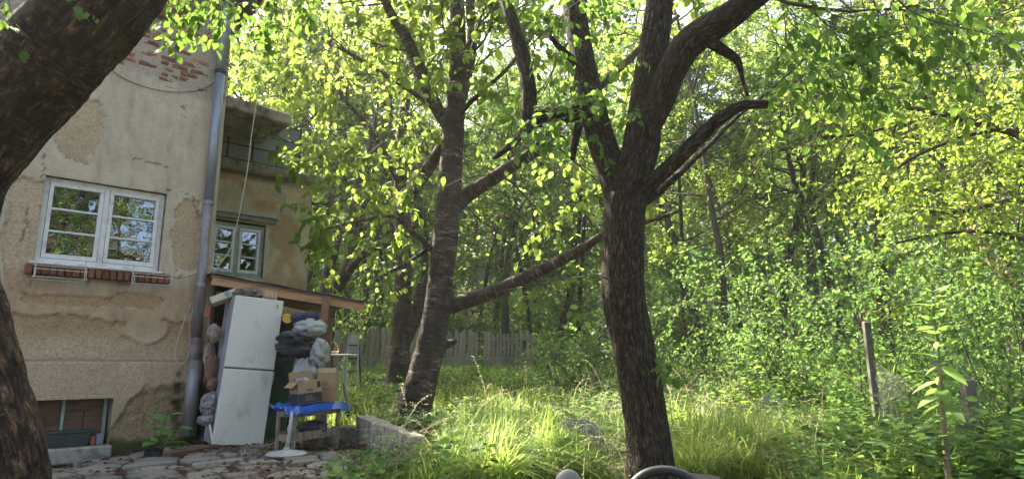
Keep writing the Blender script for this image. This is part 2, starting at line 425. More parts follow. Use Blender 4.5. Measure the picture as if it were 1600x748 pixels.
# openings of the canopy through which the sun reaches the ground: centre, radii, share of leaves left
GAPS = ((0.1, 6.1, 1.15, 1.25, 0.10), (0.6, 11.5, 2.0, 2.2, 0.35), (-0.8, 9.1, 0.5, 0.5, 0.15), (2.1, 6.8, 0.5, 0.6, 0.2), (2.9, 5.5, 0.5, 0.5, 0.2), (1.2, 8.8, 0.9, 0.6, 0.3), (3.1, 8.8, 0.7, 0.7, 0.15), (3.75, 4.0, 0.8, 0.8, 0.08), (0.2, 14.8, 2.4, 2.6, 0.35), (3.2, 7.2, 1.2, 1.2, 0.5))
class Crown:
    def __init__(s, rng): s.rng = rng; s.tw = MB(); s.P = []; s.A = []; s.N = []; s.S = []
    def twig_leaves(s, pts, dens, size, droop=0.35, start=0.1):
        rng = s.rng; L = np.linalg.norm(pts[-1] - pts[0]); m = max(2, int(L * dens + rng.random()))
        for f in np.linspace(start, 1.0, m):
            q = f * (len(pts) - 1); i = min(int(q), len(pts) - 2); p = pts[i] + (pts[i + 1] - pts[i]) * (q - i)
            tg = nrm(pts[i + 1] - pts[i]); s.leaf(p, tg, size, droop)
    def leaf(s, p, tg, size, droop=0.35):
        rng = s.rng
        a = nrm(tg * 0.5 + rng.normal(0, 0.6, 3) + np.array([0, 0, -droop]))
        nn = nrm(np.array([0, 0, 1.0]) + rng.normal(0, 0.5, 3))
        s.P.append(p + a * size * 0.12); s.A.append(a); s.N.append(nn); s.S.append(size * rng.uniform(0.6, 1.25))
    def grow(s, p, d, L, r, lvl, cfg):
        rng = s.rng; n = 5 if lvl < cfg['max'] else 4; pts = [np.asarray(p, float)]; d = nrm(d)
        for k in range(n):
            d = nrm(d + rng.normal(0, cfg.get('wig', 0.16), 3) + np.array([0, 0, cfg['grav'][min(lvl, len(cfg['grav']) - 1)]]))
            pts.append(pts[-1] + d * (L / n))
        pts = np.array(pts)
        if r > 0.0012: s.tw.tube(pts, np.linspace(r, r * 0.4, n + 1), 5 if r > 0.012 else 3, cap=False)
        if lvl >= cfg['max']:
            s.twig_leaves(pts, cfg['dens'], cfg['size'], cfg.get('droop', 0.35))
        else:
            kids = cfg['kids'][lvl]
            for c in range(kids):
                f = rng.uniform(0.25, 1.0) if c else 1.0
                q = f * n; i = min(int(q), n - 1); pp = pts[i] + (pts[i + 1] - pts[i]) * (q - i); tg = nrm(pts[i + 1] - pts[i])
                pe = nrm(np.cross(tg, rng.normal(0, 1, 3))); an = rng.uniform(0.5, 1.15) if c else rng.uniform(0, 0.4)
                s.grow(pp, tg * math.cos(an) + pe * math.sin(an), L * rng.uniform(0.4, 0.75) * cfg.get('shrink', 1.0), r * 0.5, lvl + 1, cfg)
    def along(s, path, rad, per_m, L, cfg, f0=0.2, f1=1.0, bias=(0, 0, 0), lvl=0):
        rng = s.rng; arc = np.linalg.norm(np.diff(path, axis=0), axis=1).sum(); k = int(arc * (f1 - f0) * per_m + rng.random())
        for _ in range(k):
            q = rng.uniform(f0, f1) * (len(path) - 1); i = min(int(q), len(path) - 2); p = path[i]; tg = nrm(path[i + 1] - path[i])
            pe = nrm(np.cross(tg, rng.normal(0, 1, 3))); d = nrm(tg * rng.uniform(0.1, 0.8) + pe + np.asarray(bias))
            LL = L * rng.uniform(0.6, 1.3); s.grow(p, d, LL, min(rad[i] * 0.5, 0.012 * LL + 0.003), lvl, cfg)
    def gaps(s, P):
        t = (P[:, 2] - 0.4) / S_DIR[2]; x = P[:, 0] - S_DIR[0] * t; y = P[:, 1] - S_DIR[1] * t; pr = np.ones(len(P))
        for (cx, cy, rx, ry, q) in GAPS:
            pr = np.where(np.hypot((x - cx) / rx, (y - cy) / ry) < 1, np.minimum(pr, q), pr)
        return s.rng.random(len(P)) < pr
    def build(s, parent, lm, six=False, wide=1.0, singles=0, keep=None, twig_name='twigs', crown_name='crown'):
        off = _rootloc(parent)
        P = np.array(s.P); A = np.array(s.A); N = np.array(s.N); S = np.array(s.S)
        if keep is not None and len(P):
            k = keep(P); P, A, N, S = P[k], A[k], N[k], S[k]
        if s.tw.f: obj(twig_name, s.tw, M['twig'], parent, kind='stuff')
        if singles and len(P):
            rel = P - CAMP; dep = rel[:, 1] * math.cos(PITCH) + rel[:, 2] * math.sin(PITCH)
            px = rel[:, 0] / dep; py = (rel[:, 2] * math.cos(PITCH) - rel[:, 1] * math.sin(PITCH)) / dep
            vis = (np.abs(px) < 0.79) & (np.abs(py) < 0.36) & (dep > 0.5)
            score = np.where(vis, S / np.maximum(dep, 0.3), 0); idx = np.argsort(-score)[:singles]; idx = idx[score[idx] > 0]
            ml = one_leaf(lm, wide)
            for q in idx: inst('leaf', ml[int(s.rng.integers(4))], leaf_frame(P[q], A[q], N[q], S[q]), parent)
            mask = np.ones(len(P), bool); mask[idx] = False; P, A, N, S = P[mask], A[mask], N[mask], S[mask]
        if len(P):
            me = leaf_mesh(crown_name, P, A, N, S, lm, six, wide, off=off)
            o = bpy.data.objects.new(crown_name, me); COL.objects.link(o); o.parent = parent; BASE[o.name] = off; o['kind'] = 'stuff'
        return len(P)
def limb(pp):                                     # [(pixel x, pixel y, width in pixels, Y)]
    return [at(x, y, Y) for x, y, w, Y in pp], [w * 0.5 / FPX * Y * 1.03 for x, y, w, Y in pp]

# ------------------------------------------------------------------ the setting: ground
def build_ground():
    xs = np.unique(np.concatenate([np.linspace(-160, -14, 24), np.linspace(-14, 16, 121), np.linspace(16, 160, 24)]))
    ys = np.unique(np.concatenate([np.linspace(-60, 0, 16), np.linspace(0, 24, 97), np.linspace(24, 60, 40), np.linspace(60, 260, 16)]))
    X, Y = np.meshgrid(xs, ys); Z = ground_z(X, Y)
    V = np.stack([X, Y, Z], -1).reshape(-1, 3); nx = len(xs); ny = len(ys)
    j = np.arange(ny - 1)[:, None]; i = np.arange(nx - 1)[None, :]
    L = np.stack([j * nx + i, j * nx + i + 1, (j + 1) * nx + i + 1, (j + 1) * nx + i], -1).reshape(-1)
    t = NT('soil'); v = t.coord()
    n1 = t.noise(v, 1.2, 6, 0.65); n2 = t.noise(v, 22, 6, 0.75)
    c = t.ramp(n2, [(0.3, (0.028, 0.022, 0.016)), (0.55, (0.075, 0.058, 0.040)), (0.75, (0.12, 0.10, 0.07))])
    c = t.mix(t.ramp(n1, [(0.45, 0.0), (0.62, 0.75)]), c, (0.045, 0.065, 0.02))
    m = t.done(t.bsdf(c, 0.95, 0, t.bump(n2, 0.9, 0.03), 0.2))
    me = array_mesh('ground', V, np.full((ny - 1) * (nx - 1), 4), L, np.zeros(len(V)), m)
    me.polygons.foreach_set('use_smooth', [True] * len(me.polygons))
    o = bpy.data.objects.new('ground', me); COL.objects.link(o); o['kind'] = 'structure'
build_ground()

# ------------------------------------------------------------------ the house
HA = R(48)
HU = np.array([math.sin(HA), math.cos(HA), 0.0]); HN = np.array([math.cos(HA), -math.sin(HA), 0.0])
HC = gr(305, 690)
HF = Frame(HC, HU, HN, (0, 0, 1))                 # t along the wall, s outwards, z up
def onwall(x, y, s=0.0):
    r = ray(x, y); p = HC + HN * s; k = ((p - CAMP) @ HN) / (r @ HN); q = CAMP + r * k
    return (q - p) @ HU, q[2]
house = thing('house', 'old two-storey house with peeling beige plaster, exposed bricks and white window', 'house', HC)

def plaster_mat(name, plaster, coat, moss_amt=1.0):
    t = NT(name); v = t.coord()
    f1 = t.noise(v, 2.2, 5, 0.65); f2 = t.noise(v, 38, 6, 0.75); f3 = t.noise(t.coord((1, 1, 0.25)), 6, 5, 0.65)
    pl = t.ramp(f1, [(0.3, tuple(x * 0.80 for x in plaster)), (0.55, plaster), (0.75, tuple(min(1, x * 1.12) for x in plaster))])
    pl = t.mix(t.ramp(f3, [(0.50, 0.0), (0.72, 0.5)]), pl, (0.24, 0.185, 0.12)); pl = t.mix(t.ramp(t.noise(v, 9, 6, 0.75), [(0.35, 0.35), (0.5, 0.0)]), pl, (0.30, 0.235, 0.16))
    ct = t.ramp(f2, [(0.3, tuple(x * 0.45 for x in coat)), (0.5, coat), (0.72, tuple(min(1, x * 1.3) for x in coat))])
    ct = t.mix(t.ramp(f1, [(0.4, 0.0), (0.7, 0.3)]), ct, (0.26, 0.17, 0.10))
    c = t.mix(t.attr('coat'), pl, ct)
    c = t.mix(t.attr('mortar'), c, t.ramp(f2, [(0.3, (0.30, 0.24, 0.18)), (0.7, (0.52, 0.45, 0.36))]))
    c = t.mix(t.attr('damp'), c, t.mix(1.0, c, (0.80, 0.60, 0.42), 'MULTIPLY'))
    c = t.mix(t.attr('soil'), c, t.ramp(f2, [(0.3, (0.14, 0.095, 0.05)), (0.5, (0.30, 0.215, 0.12)), (0.7, (0.46, 0.36, 0.22))]))
    c = t.mix(t.attr('moss'), c, t.ramp(f2, [(0.3, (0.03, 0.03, 0.014)), (0.7, (0.085, 0.085, 0.03))]))
    c = t.mix(t.attr('crack_edge_shade'), c, (0.06, 0.045, 0.03))
    speck = t.noise(v, 160, 2, 0.5)
    c = t.mix(t.ramp(speck, [(0.60, 0.0), (0.70, 0.5)]), c, (0.13, 0.10, 0.075)); c = t.mix(t.ramp(t.noise(v, 120, 2, 0.5), [(0.68, 0.0), (0.76, 0.6)]), c, (0.66, 0.60, 0.48))
    return t.done(t.bsdf(c, 0.92, 0, t.bump(f2, 0.5, 0.006), 0.2))
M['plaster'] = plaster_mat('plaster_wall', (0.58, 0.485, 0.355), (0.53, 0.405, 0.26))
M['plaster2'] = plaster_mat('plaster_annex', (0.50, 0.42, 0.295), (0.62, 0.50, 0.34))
M['brick'] = mat('brick', (0.34, 0.13, 0.07), (0.12, 0.055, 0.035), 14, 0.9, bump=0.5, bdist=0.004, rnd=0.45, c3=(0.44, 0.24, 0.15), hi=0.75)
M['brick_sill'] = mat('brick_sill', (0.24, 0.09, 0.05), (0.07, 0.05, 0.03), 16, 0.9, bump=0.5, rnd=0.4, c3=(0.12, 0.11, 0.05), hi=0.8)
M['white_paint'] = mat('white_paint', (0.72, 0.71, 0.67), (0.50, 0.47, 0.41), 9, 0.55, bump=0.15, lo=0.3, hi=0.5)
M['zinc'] = mat('zinc', (0.36, 0.40, 0.46), (0.22, 0.25, 0.30), 5, 0.5, 0.55, bump=0.1, stretch=(1, 1, 0.3))
M['zinc_old'] = mat('zinc_old', (0.34, 0.36, 0.38), (0.20, 0.13, 0.09), 7, 0.6, 0.35, bump=0.2, stretch=(1, 1, 0.3))
M['concrete'] = mat('concrete', (0.34, 0.31, 0.26), (0.15, 0.135, 0.10), 6, 0.95, bump=0.6, bdist=0.01, c3=(0.42, 0.39, 0.32), hi=0.75)
M['concrete_moss'] = mat('concrete_moss', (0.22, 0.20, 0.16), (0.10, 0.10, 0.055), 7, 0.95, bump=0.6, bdist=0.01, c3=(0.30, 0.28, 0.24), hi=0.75)
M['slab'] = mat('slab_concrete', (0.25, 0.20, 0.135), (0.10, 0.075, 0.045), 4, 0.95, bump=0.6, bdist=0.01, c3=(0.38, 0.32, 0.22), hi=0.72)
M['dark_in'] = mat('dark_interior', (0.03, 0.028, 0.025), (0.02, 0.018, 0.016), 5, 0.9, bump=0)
M['grey_sheet'] = mat('grey_sheet', (0.21, 0.22, 0.23), (0.16, 0.17, 0.18), 6, 0.6, bump=0.1)
M['iron'] = mat('dark_iron', (0.06, 0.058, 0.055), (0.035, 0.03, 0.028), 12, 0.6, 0.3, bump=0.1)
M['roof_felt'] = mat('roof_felt', (0.09, 0.085, 0.08), (0.05, 0.048, 0.045), 12, 0.9, bump=0.4)
def glass_mat():
    t = NT('window_glass')
    g = t.n('ShaderNodeBsdfGlossy'); g.inputs['Roughness'].default_value = 0.01; g.inputs['Color'].default_value = (0.95, 0.97, 1, 1)
    tr = t.n('ShaderNodeBsdfTransparent'); tr.inputs[0].default_value = (0.72, 0.75, 0.74, 1)
    lw = t.n('ShaderNodeFresnel'); lw.inputs[0].default_value = 1.5
    ad = t.n('ShaderNodeMath'); ad.operation = 'MULTIPLY_ADD'; ad.inputs[1].default_value = 1.6; ad.inputs[2].default_value = 0.10; t.l(lw.outputs[0], ad.inputs[0])
    nz = t.bump(t.noise(t.coord(), 3.0, 2, 0.5), 0.12, 0.02); t.l(nz, g.inputs['Normal'])
    ms = t.n('ShaderNodeMixShader'); t.l(ad.outputs[0], ms.inputs[0]); t.l(tr.outputs[0], ms.inputs[1]); t.l(g.outputs[0], ms.inputs[2])
    return t.done(ms.outputs[0])
M['glass'] = glass_mat()

def wall_grid(name, t0, t1, z0, z1, step, holes, fun, m, parent, s0=0.0):
    ts = np.unique(np.round(np.concatenate([np.arange(t0, t1, step), [t1]] + [[h[0], h[1]] for h in holes]), 4))
    zs = np.unique(np.round(np.concatenate([np.arange(z0, z1, step), [z1]] + [[h[2], h[3]] for h in holes]), 4))
    T, Z = np.meshgrid(ts, zs); S, at_ = fun(T, Z)
    V = HF(np.stack([T, S + s0, Z], -1).reshape(-1, 3)) - _rootloc(parent); nx = len(ts); nz = len(zs)
    j, i = np.meshgrid(np.arange(nz - 1), np.arange(nx - 1), indexing='ij')
    tc = (ts[i] + ts[i + 1]) / 2; zc = (zs[j] + zs[j + 1]) / 2; keep = np.ones(tc.shape, bool)
    for h in holes: keep &= ~((tc > h[0]) & (tc < h[1]) & (zc > h[2]) & (zc < h[3]))
    j = j[keep]; i = i[keep]
    L = np.stack([j * nx + i, j * nx + i + 1, (j + 1) * nx + i + 1, (j + 1) * nx + i], -1).reshape(-1)
    me = array_mesh(name, V, np.full(len(i), 4), L, np.zeros(len(V)), m)
    for k in ('coat', 'mortar', 'damp', 'soil', 'moss', 'crack_edge_shade'):
        a = me.attributes.new(k, 'FLOAT', 'POINT'); a.data.foreach_set('value', np.clip(at_.get(k, np.zeros(T.shape)), 0, 1).astype(np.float32).ravel())
    o = bpy.data.objects.new(name, me); COL.objects.link(o); o.parent = parent; BASE[o.name] = _rootloc(parent); return o

def polyline_dist(T, Z, pts):
    d = np.full(T.shape, 9.0)
    for (a, b) in zip(pts[:-1], pts[1:]):
        ab = np.array(b) - np.array(a); q = ((T - a[0]) * ab[0] + (Z - a[1]) * ab[1]) / (ab @ ab + 1e-9); q = np.clip(q, 0, 1)
        d = np.minimum(d, np.hypot(T - a[0] - q * ab[0], Z - a[1] - q * ab[1]))
    return d
WIN = (-1.91, -0.62, 2.12, 3.14); BAS = (-1.75, -0.965, 0.05, 0.58)
def front_fun(T, Z):
    n1 = fbm(T * 3 + 9, Z * 3 + 4, 0, 4, 3); n2 = fbm(T * 14, Z * 14, 0, 3, 8); nf = fbm(T * 45, Z * 45, 0, 2, 21)
    def patch(px, py, rx, ry, k=0.9):
        t, z = onwall(px, py); return 1 - np.hypot((T - t) / rx, (Z - z) / ry) + (n1 - 0.5) * k + (n2 - 0.5) * 0.5
    loss = patch(128, 205, 0.27, 0.36, 1.3)
    for a in ((292, 372, 0.17, 0.55), (40, 300, 0.2, 0.16), (35, 380, 0.16, 0.55), (240, 345, 0.05, 0.3), (120, 470, 0.5, 0.06), (215, 470, 0.3, 0.10), (200, 525, 0.0, 0.0)):
        if a[2] > 0: loss = np.maximum(loss, patch(*a))
    loss = np.maximum(loss, (1.50 + 0.22 * (n1 - 0.5) + 0.10 * (n2 - 0.5) - Z) * 6)
    keep_patch = patch(225, 515, 0.30, 0.17, 0.7)                       # a tongue of plaster that held on
    loss = np.where((Z < 1.5) & (keep_patch > 0.1), -0.2, loss)
    coat = sst(-0.02, 0.05, loss)
    brickz = sst(-0.05, 0.05, Z - 4.62 + 0.35 * (n1 - 0.5) + 0.12 * (n2 - 0.5) + 0.10 * (T + 0.8))
    damp = sst(2.05, 1.8, Z + 0.2 * (n1 - 0.5)) * sst(1.15, 1.45, Z) * 0.65
    corner = sst(-1.15, -0.2, T)
    soil = sst(0.02, 0.12, (0.25 + 0.55 * sst(-1.1, -0.6, T) - Z) + 0.35 * (n1 - 0.5) + 0.1 * (n2 - 0.5)) * sst(-1.3, -0.9, T)
    moss = np.maximum(sst(0.0, 0.15, 0.10 - np.abs(T + 0.30 + 0.3 * (n1 - 0.5)) + 0.25 * (n2 - .5)) * sst(1.15, 0.8, Z), sst(0, .15, (0.16 - Z) + 0.4 * (n1 - 0.5)))
    moss = np.maximum(moss, 0.8 * sst(0, 0.1, 0.05 - np.abs(Z - 1.95) + 0.12 * (n2 - 0.5)) * sst(-1.97, -1.9, T) * sst(-0.45, -0.6, T))
    a, b = onwall(212, 255), onwall(250, 268)
    cr = [onwall(60, 285), onwall(72, 262), onwall(66, 240)], [onwall(262, 297), onwall(300, 308), onwall(310, 345)], [onwall(205, 250), onwall(230, 252), onwall(262, 262)], [onwall(28, 385), onwall(40, 350), onwall(45, 320)], [onwall(285, 165), onwall(290, 185)]
    crack_edge_shade = 0
    for c in cr: crack_edge_shade = np.maximum(crack_edge_shade, 0.75 * sst(0.012, 0.003, polyline_dist(T + 0.10 * (n2 - .5), Z + 0.10 * (fbm(T * 9 + 3, Z * 9, 0, 3, 41) - .5), c)))
    joint = sst(0.022, 0.006, np.abs(Z - 1.02 - 0.02 * (n1 - 0.5)))
    crack_edge_shade = np.maximum(crack_edge_shade, joint * 0.6); crack_edge_shade = np.maximum(crack_edge_shade, 0.55 * sst(0.07, 0.0, np.abs(loss - 0.02)) * (Z > 1.3) * sst(0.40, 0.6, n2))  # plus a painted dark line along plaster edges, standing in for their shadow
    S = 0.020 * (1 - coat) + coat * (0.008 * (nf - 0.5) + 0.008 * (n2 - 0.5)) + 0.02 * (n1 - 0.5)
    S = S - 0.016 * brickz * (1 - coat) + brickz * (0.008 * (nf - .5) + 0.030 * (n2 - 0.5))
    S = S + 0.028 * sst(1.03, 1.0, Z) - soil * (0.035 + 0.05 * (n2 - 0.5)) - 0.008 * crack_edge_shade
    S = S + 0.05 * sst(0.25, -0.1, Z) * n2
    return S, dict(coat=coat, mortar=brickz, damp=damp, soil=soil, moss=moss, crack_edge_shade=crack_edge_shade)
WT = 6.4
wall = wall_grid('wall', -3.0, 0.0, -0.35, 5.75, 0.021, [WIN, BAS], front_fun, M['plaster'], house)
body = MB()
body.box(-8.5, -3.0, -0.3, 0.0, -0.4, WT, HF); body.box(-3.0, 0, -0.3, 0.0, 5.75, WT, HF)          # rest of the front wall
body.box(-0.25, -0.004, -7.0, -0.3, -0.4, WT, HF)                                               # side wall over the terrace
body.box(-8.5, -8.25, -7.0, -0.3, -0.4, WT, HF); body.box(-8.25, -0.25, -7.0, -6.75, -0.4, WT, HF)
body.box(-0.06, -0.002, -0.3, 0.004, -0.4, 5.75, HF)                                             # corner edge
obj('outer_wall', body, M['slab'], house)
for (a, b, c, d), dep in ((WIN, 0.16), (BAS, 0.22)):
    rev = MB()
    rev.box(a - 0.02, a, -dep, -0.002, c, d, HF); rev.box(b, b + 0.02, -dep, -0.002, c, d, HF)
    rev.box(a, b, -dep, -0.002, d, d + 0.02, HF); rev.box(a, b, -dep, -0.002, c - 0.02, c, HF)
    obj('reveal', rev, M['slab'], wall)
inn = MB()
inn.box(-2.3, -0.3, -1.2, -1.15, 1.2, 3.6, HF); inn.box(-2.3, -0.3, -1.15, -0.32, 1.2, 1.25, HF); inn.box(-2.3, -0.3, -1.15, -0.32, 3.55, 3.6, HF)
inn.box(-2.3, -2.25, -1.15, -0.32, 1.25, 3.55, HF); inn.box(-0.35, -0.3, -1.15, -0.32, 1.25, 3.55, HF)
obj('room', inn, M['dark_in'], house)
rf = MB(); rf.box(-9.0, 0.5, -7.5, 0.5, WT, WT + 0.15, HF)
rf.prism([(-9.0, 0), (0.5, 0), (-4.25, 1.6)], 0, 8.0, Frame(HF((0, 0.5, WT + 0.15)), HU, (0, 0, 1), -HN))
obj('roof', rf, M['roof_felt'], house)

# bricks laid bare at the top of the wall, and the two brick sills
def piece_mesh(name, x, y, z, bev, m, jit=0.0, seed=0):
    mb = MB(); mb.box(-x / 2, x / 2, -y / 2, y / 2, -z / 2, z / 2)
    if jit:
        rg = np.random.default_rng(seed); mb.v = [tuple(np.array(v) + rg.normal(0, jit, 3)) for v in mb.v]
    me = mesh_from(mb, name, np.zeros(3), bev); me.materials.append(m); return me
bm_full = [piece_mesh('brick', 0.24, 0.06, 0.062, 0.006, M['brick'], 0.005, k) for k in range(5)]
bm_half = [piece_mesh('brick', 0.115, 0.06, 0.062, 0.008, M['brick'], 0.006, k + 9) for k in range(5)]
rg = np.random.default_rng(4)
row = 0; z = 4.60
while z < 5.66:
    t = -1.75 + (row % 2) * 0.125
    while t < -0.10:
        half = rg.random() < 0.4; w = 0.115 if half else 0.24
        lowest = 4.66 + 0.12 * math.sin(t * 9) - 0.10 * (t + 0.8)
        upsill = (-1.7 < t < -0.42) and z > 5.46
        pr = 0.86
        if z > lowest and rg.random() < pr and not upsill and t + w < -0.03:
            fr = Frame(HF((t + w / 2, -0.022 + rg.uniform(-0.008, 0.008), z)), HU, HN, (0, 0, 1))
            inst('brick', (bm_half if half else bm_full)[int(rg.integers(5))], fmat(fr, (rg.uniform(0.8, 1.0), 1, rg.uniform(0.75, 1.0))), wall)
        t += w + 0.012
    z += 0.076; row += 1
bm_sill = [piece_mesh('brick', 0.066, 0.30, 0.12, 0.006, M['brick_sill'], 0.004, k + 20) for k in range(4)]
for (a, b, zc, zz) in ((-1.985, -0.50, 2.03, 0.12), (-1.70, -0.44, 5.60, 0.18)):
    k = 0; t = a + 0.036
    while t < b:
        fr = Frame(HF((t, -0.045 + rg.uniform(-0.012, 0.012), zc + rg.uniform(-0.004, 0.004))), HU, HN, (0, 0, 1))
        inst('brick', bm_sill[k % 4], fmat(fr, (1, 1, zz / 0.12)), wall); t += 0.0745; k += 1

def window(parent, t0, t1, z0, z1, s, fm, sm, blinds, name='window', gap=0.03):
    fr = MB(); w = 0.055
    fr.box(t0, t1, s - 0.06, s, z1 - w, z1, HF); fr.box(t0, t1, s - 0.06, s + 0.012, z0, z0 + w, HF)
    fr.box(t0, t0 + w, s - 0.06, s, z0 + w, z1 - w, HF); fr.box(t1 - w, t1, s - 0.06, s, z0 + w, z1 - w, HF)
    tm = (t0 + t1) / 2
    fr.box(tm - gap, tm + gap, s - 0.06, s + 0.004, z0 + w, z1 - w, HF)
    win = obj(name, fr, fm, parent, bevel=0.004)
    for (a, b) in ((t0 + w, tm - gap), (tm + gap, t1 - w)):
        sa = MB(); e = 0.042; q0 = s - 0.045; q1 = s + 0.016; c = z0 + w; d = z1 - w
        a += 0.003; b -= 0.003; c += 0.003; d -= 0.003
        sa.box(a, b, q0, q1, d - e, d, HF); sa.box(a, b, q0, q1, c, c + e * 1.25, HF)
        sa.box(a, a + e, q0, q1, c + e * 1.25, d - e, HF); sa.box(b - e, b, q0, q1, c + e * 1.25, d - e, HF)
        hh = (d - e - c - e * 1.25) / 3
        for k in (1, 2): sa.box(a + e, b - e, q0 + 0.008, q1 - 0.006, c + e * 1.25 + k * hh - 0.012, c + e * 1.25 + k * hh + 0.012, HF)
        obj('sash', sa, sm, win, bevel=0.003)
        for k in range(3):
            p = MB(); zb = c + e * 1.25 + k * hh; p.box(a + e, b - e, s - 0.022, s - 0.019, zb + (0.012 if k else 0), zb + hh - (0.012 if k < 2 else 0), HF)
            obj('pane', p, M['glass'], win)
        if blinds:
            bl = MB(); zz = c + 0.03
            while zz < d:
                bl.box(a - 0.01, b + 0.01, s - 0.125, s - 0.105, zz, zz + 0.004, Frame(HF.o, HF.ex, HF.ey, HF.ez)); zz += 0.021
            obj('blind', bl, M['blind'], win, kind='stuff')
    return win
M['blind'] = mat('blind_slat', (0.40, 0.41, 0.40), (0.33, 0.33, 0.32), 4, 0.6, bump=0)
M['green_paint'] = mat('green_paint', (0.38, 0.46, 0.39), (0.22, 0.28, 0.23), 10, 0.6, bump=0.2)
w1 = window(house, WIN[0] + 0.004, WIN[1] - 0.004, WIN[2] + 0.004, WIN[3] - 0.004, -0.05, M['white_paint'], M['white_paint'], True)
sl = MB(); sl.box(-1.95, -0.585, -0.16, 0.055, 2.095, 2.122, HF); obj('sill', sl, M['white_paint'], w1, bevel=0.004)

# basement opening: boarded, with a green bar
M['board'] = mat('old_board', (0.20, 0.115, 0.065), (0.10, 0.055, 0.035), 5, 0.85, bump=0.4, stretch=(1, 1, 5), rnd=0.3)
M['timber'] = mat('weathered_timber', (0.30, 0.20, 0.12), (0.17, 0.105, 0.06), 5, 0.85, bump=0.4, stretch=(2, 2, 8), rnd=0.2)
for (a, b, c, d, q) in ((-1.75, -1.44, 0.05, 0.58, 0), (-1.41, -1.02, 0.44, 0.58, 0.012), (-1.41, -1.215, 0.05, 0.436, 0.006), (-1.21, -1.02, 0.05, 0.436, 0.014)):
    p = MB(); p.box(a, b, -0.22, -0.19 + q, c, d, HF); obj('board', p, M['board'], wall, bevel=0.003)
for a, b in ((-1.44, -1.41), (-1.02, -0.985)):
    p = MB(); p.box(a, b, -0.22, -0.15, 0.05, 0.58, HF); obj('frame_bar', p, M['green_paint'], wall)
p = MB(); p.box(-1.80, -0.93, -0.25, 0.09, -0.13, 0.048, HF); obj('ledge', p, M['concrete'], wall, bevel=0.02)

# annex behind, with terrace
def annex_fun(T, Z):
    n1 = fbm(T * 3.2 + 2, Z * 3.2 + 8, 0, 4, 13); n2 = fbm(T * 14, Z * 14, 0, 3, 18); nf = fbm(T * 40, Z * 40, 0, 2, 5)
    coat = np.maximum(sst(0.52, 0.56, n1 + 0.1 * (n2 - .5)) * sst(3.2, 3.35, Z), sst(0.62, 0.66, n1))
    damp = sst(0.45, 0.6, fbm(T * 2, Z * 2, 0, 3, 31)) * 0.8
    moss = sst(3.85, 4.0, Z + 0.2 * (n1 - 0.5)) * 0.8
    S = 0.010 * (1 - coat) + 0.006 * (nf - 0.5) + 0.012 * (n1 - 0.5)
    return S, dict(coat=coat, damp=damp, moss=moss, soil=sst(0.3, 0.0, Z))
AW = (0.30, 1.145, 2.30, 3.17); AE = 1.88; AS = -1.2
wall2 = wall_grid('annex_wall', 0.0, AE, -0.3, 4.0, 0.03, [AW], annex_fun, M['plaster2'], house, AS)
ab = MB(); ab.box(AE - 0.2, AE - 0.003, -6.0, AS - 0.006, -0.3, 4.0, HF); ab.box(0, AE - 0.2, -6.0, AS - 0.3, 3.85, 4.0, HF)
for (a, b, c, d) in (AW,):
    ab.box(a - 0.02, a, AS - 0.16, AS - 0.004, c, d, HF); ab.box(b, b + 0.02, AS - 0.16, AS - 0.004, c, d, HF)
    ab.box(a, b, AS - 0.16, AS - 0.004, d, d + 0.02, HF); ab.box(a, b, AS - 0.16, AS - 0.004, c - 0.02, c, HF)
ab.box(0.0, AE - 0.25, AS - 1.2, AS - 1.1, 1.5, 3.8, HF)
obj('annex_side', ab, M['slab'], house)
w2 = window(house, AW[0] + 0.004, AW[1] - 0.004, AW[2] + 0.004, AW[3] - 0.03, AS - 0.05, M['green_paint'], M['white_paint'], False)
p = MB(); p.box(AW[0] - 0.06, AW[1] + 0.14, AS - 0.02, AS + 0.09, AW[3] + 0.022, AW[3] + 0.10, HF); obj('lintel', p, M['slab'], house, bevel=0.01)
p = MB(); p.box(AW[0] - 0.08, AW[1] + 0.17, AS - 0.02, AS + 0.12, AW[3] + 0.102, AW[3] + 0.125, HF); obj('drip_cap', p, M['zinc'], house)
p = MB(); p.box(0.0, AE + 0.16, AS - 1.0, AS + 0.13, 3.97, 4.13, HF); obj('terrace_edge', p, M['concrete_moss'], house, bevel=0.02)
# railing panels
ra = MB(); ts = (0.05, 0.44, 0.83, 1.22, 1.61); zs = (4.16, 4.40, 4.64, 4.88)
for t_ in ts: ra.box(t_ - 0.012, t_ + 0.012, AS + 0.02, AS + 0.045, 4.10, 4.89, HF)
for z_ in zs: ra.box(0.0, 1.63, AS + 0.022, AS + 0.043, z_ - 0.010, z_ + 0.010, HF)
rail = obj('railing', ra, M['iron'], house)
for a, b in zip(ts[:-1], ts[1:]):
    for c, d in zip(zs[:-1], zs[1:]):
        p = MB(); p.box(a + 0.013, b - 0.013, AS + 0.026, AS + 0.034, c + 0.011, d - 0.011, HF); obj('panel', p, M['grey_sheet'], rail)
# canopy slab at the corner
tt, tz = onwall(457, 190, 0.02)
tip = tt; zt = tz
p = MB()
V = [(0.0, 0.02, zt - 0.02), (tip, 0.02, zt - 0.06), (tip, -1.9, zt - 0.06), (0.0, -1.9, zt - 0.02), (0.0, 0.02, zt + 0.15), (tip - 0.02, 0.02, zt + 0.11), (tip - 0.02, -1.9, zt + 0.11), (0.0, -1.9, zt + 0.15)]
p.add([HF(np.array(v, float)) for v in V], [(0, 3, 2, 1), (4, 5, 6, 7), (0, 1, 5, 4), (1, 2, 6, 5), (2, 3, 7, 6), (3, 0, 4, 7)])
obj('canopy_slab', p, M['slab'], house, bevel=0.018)
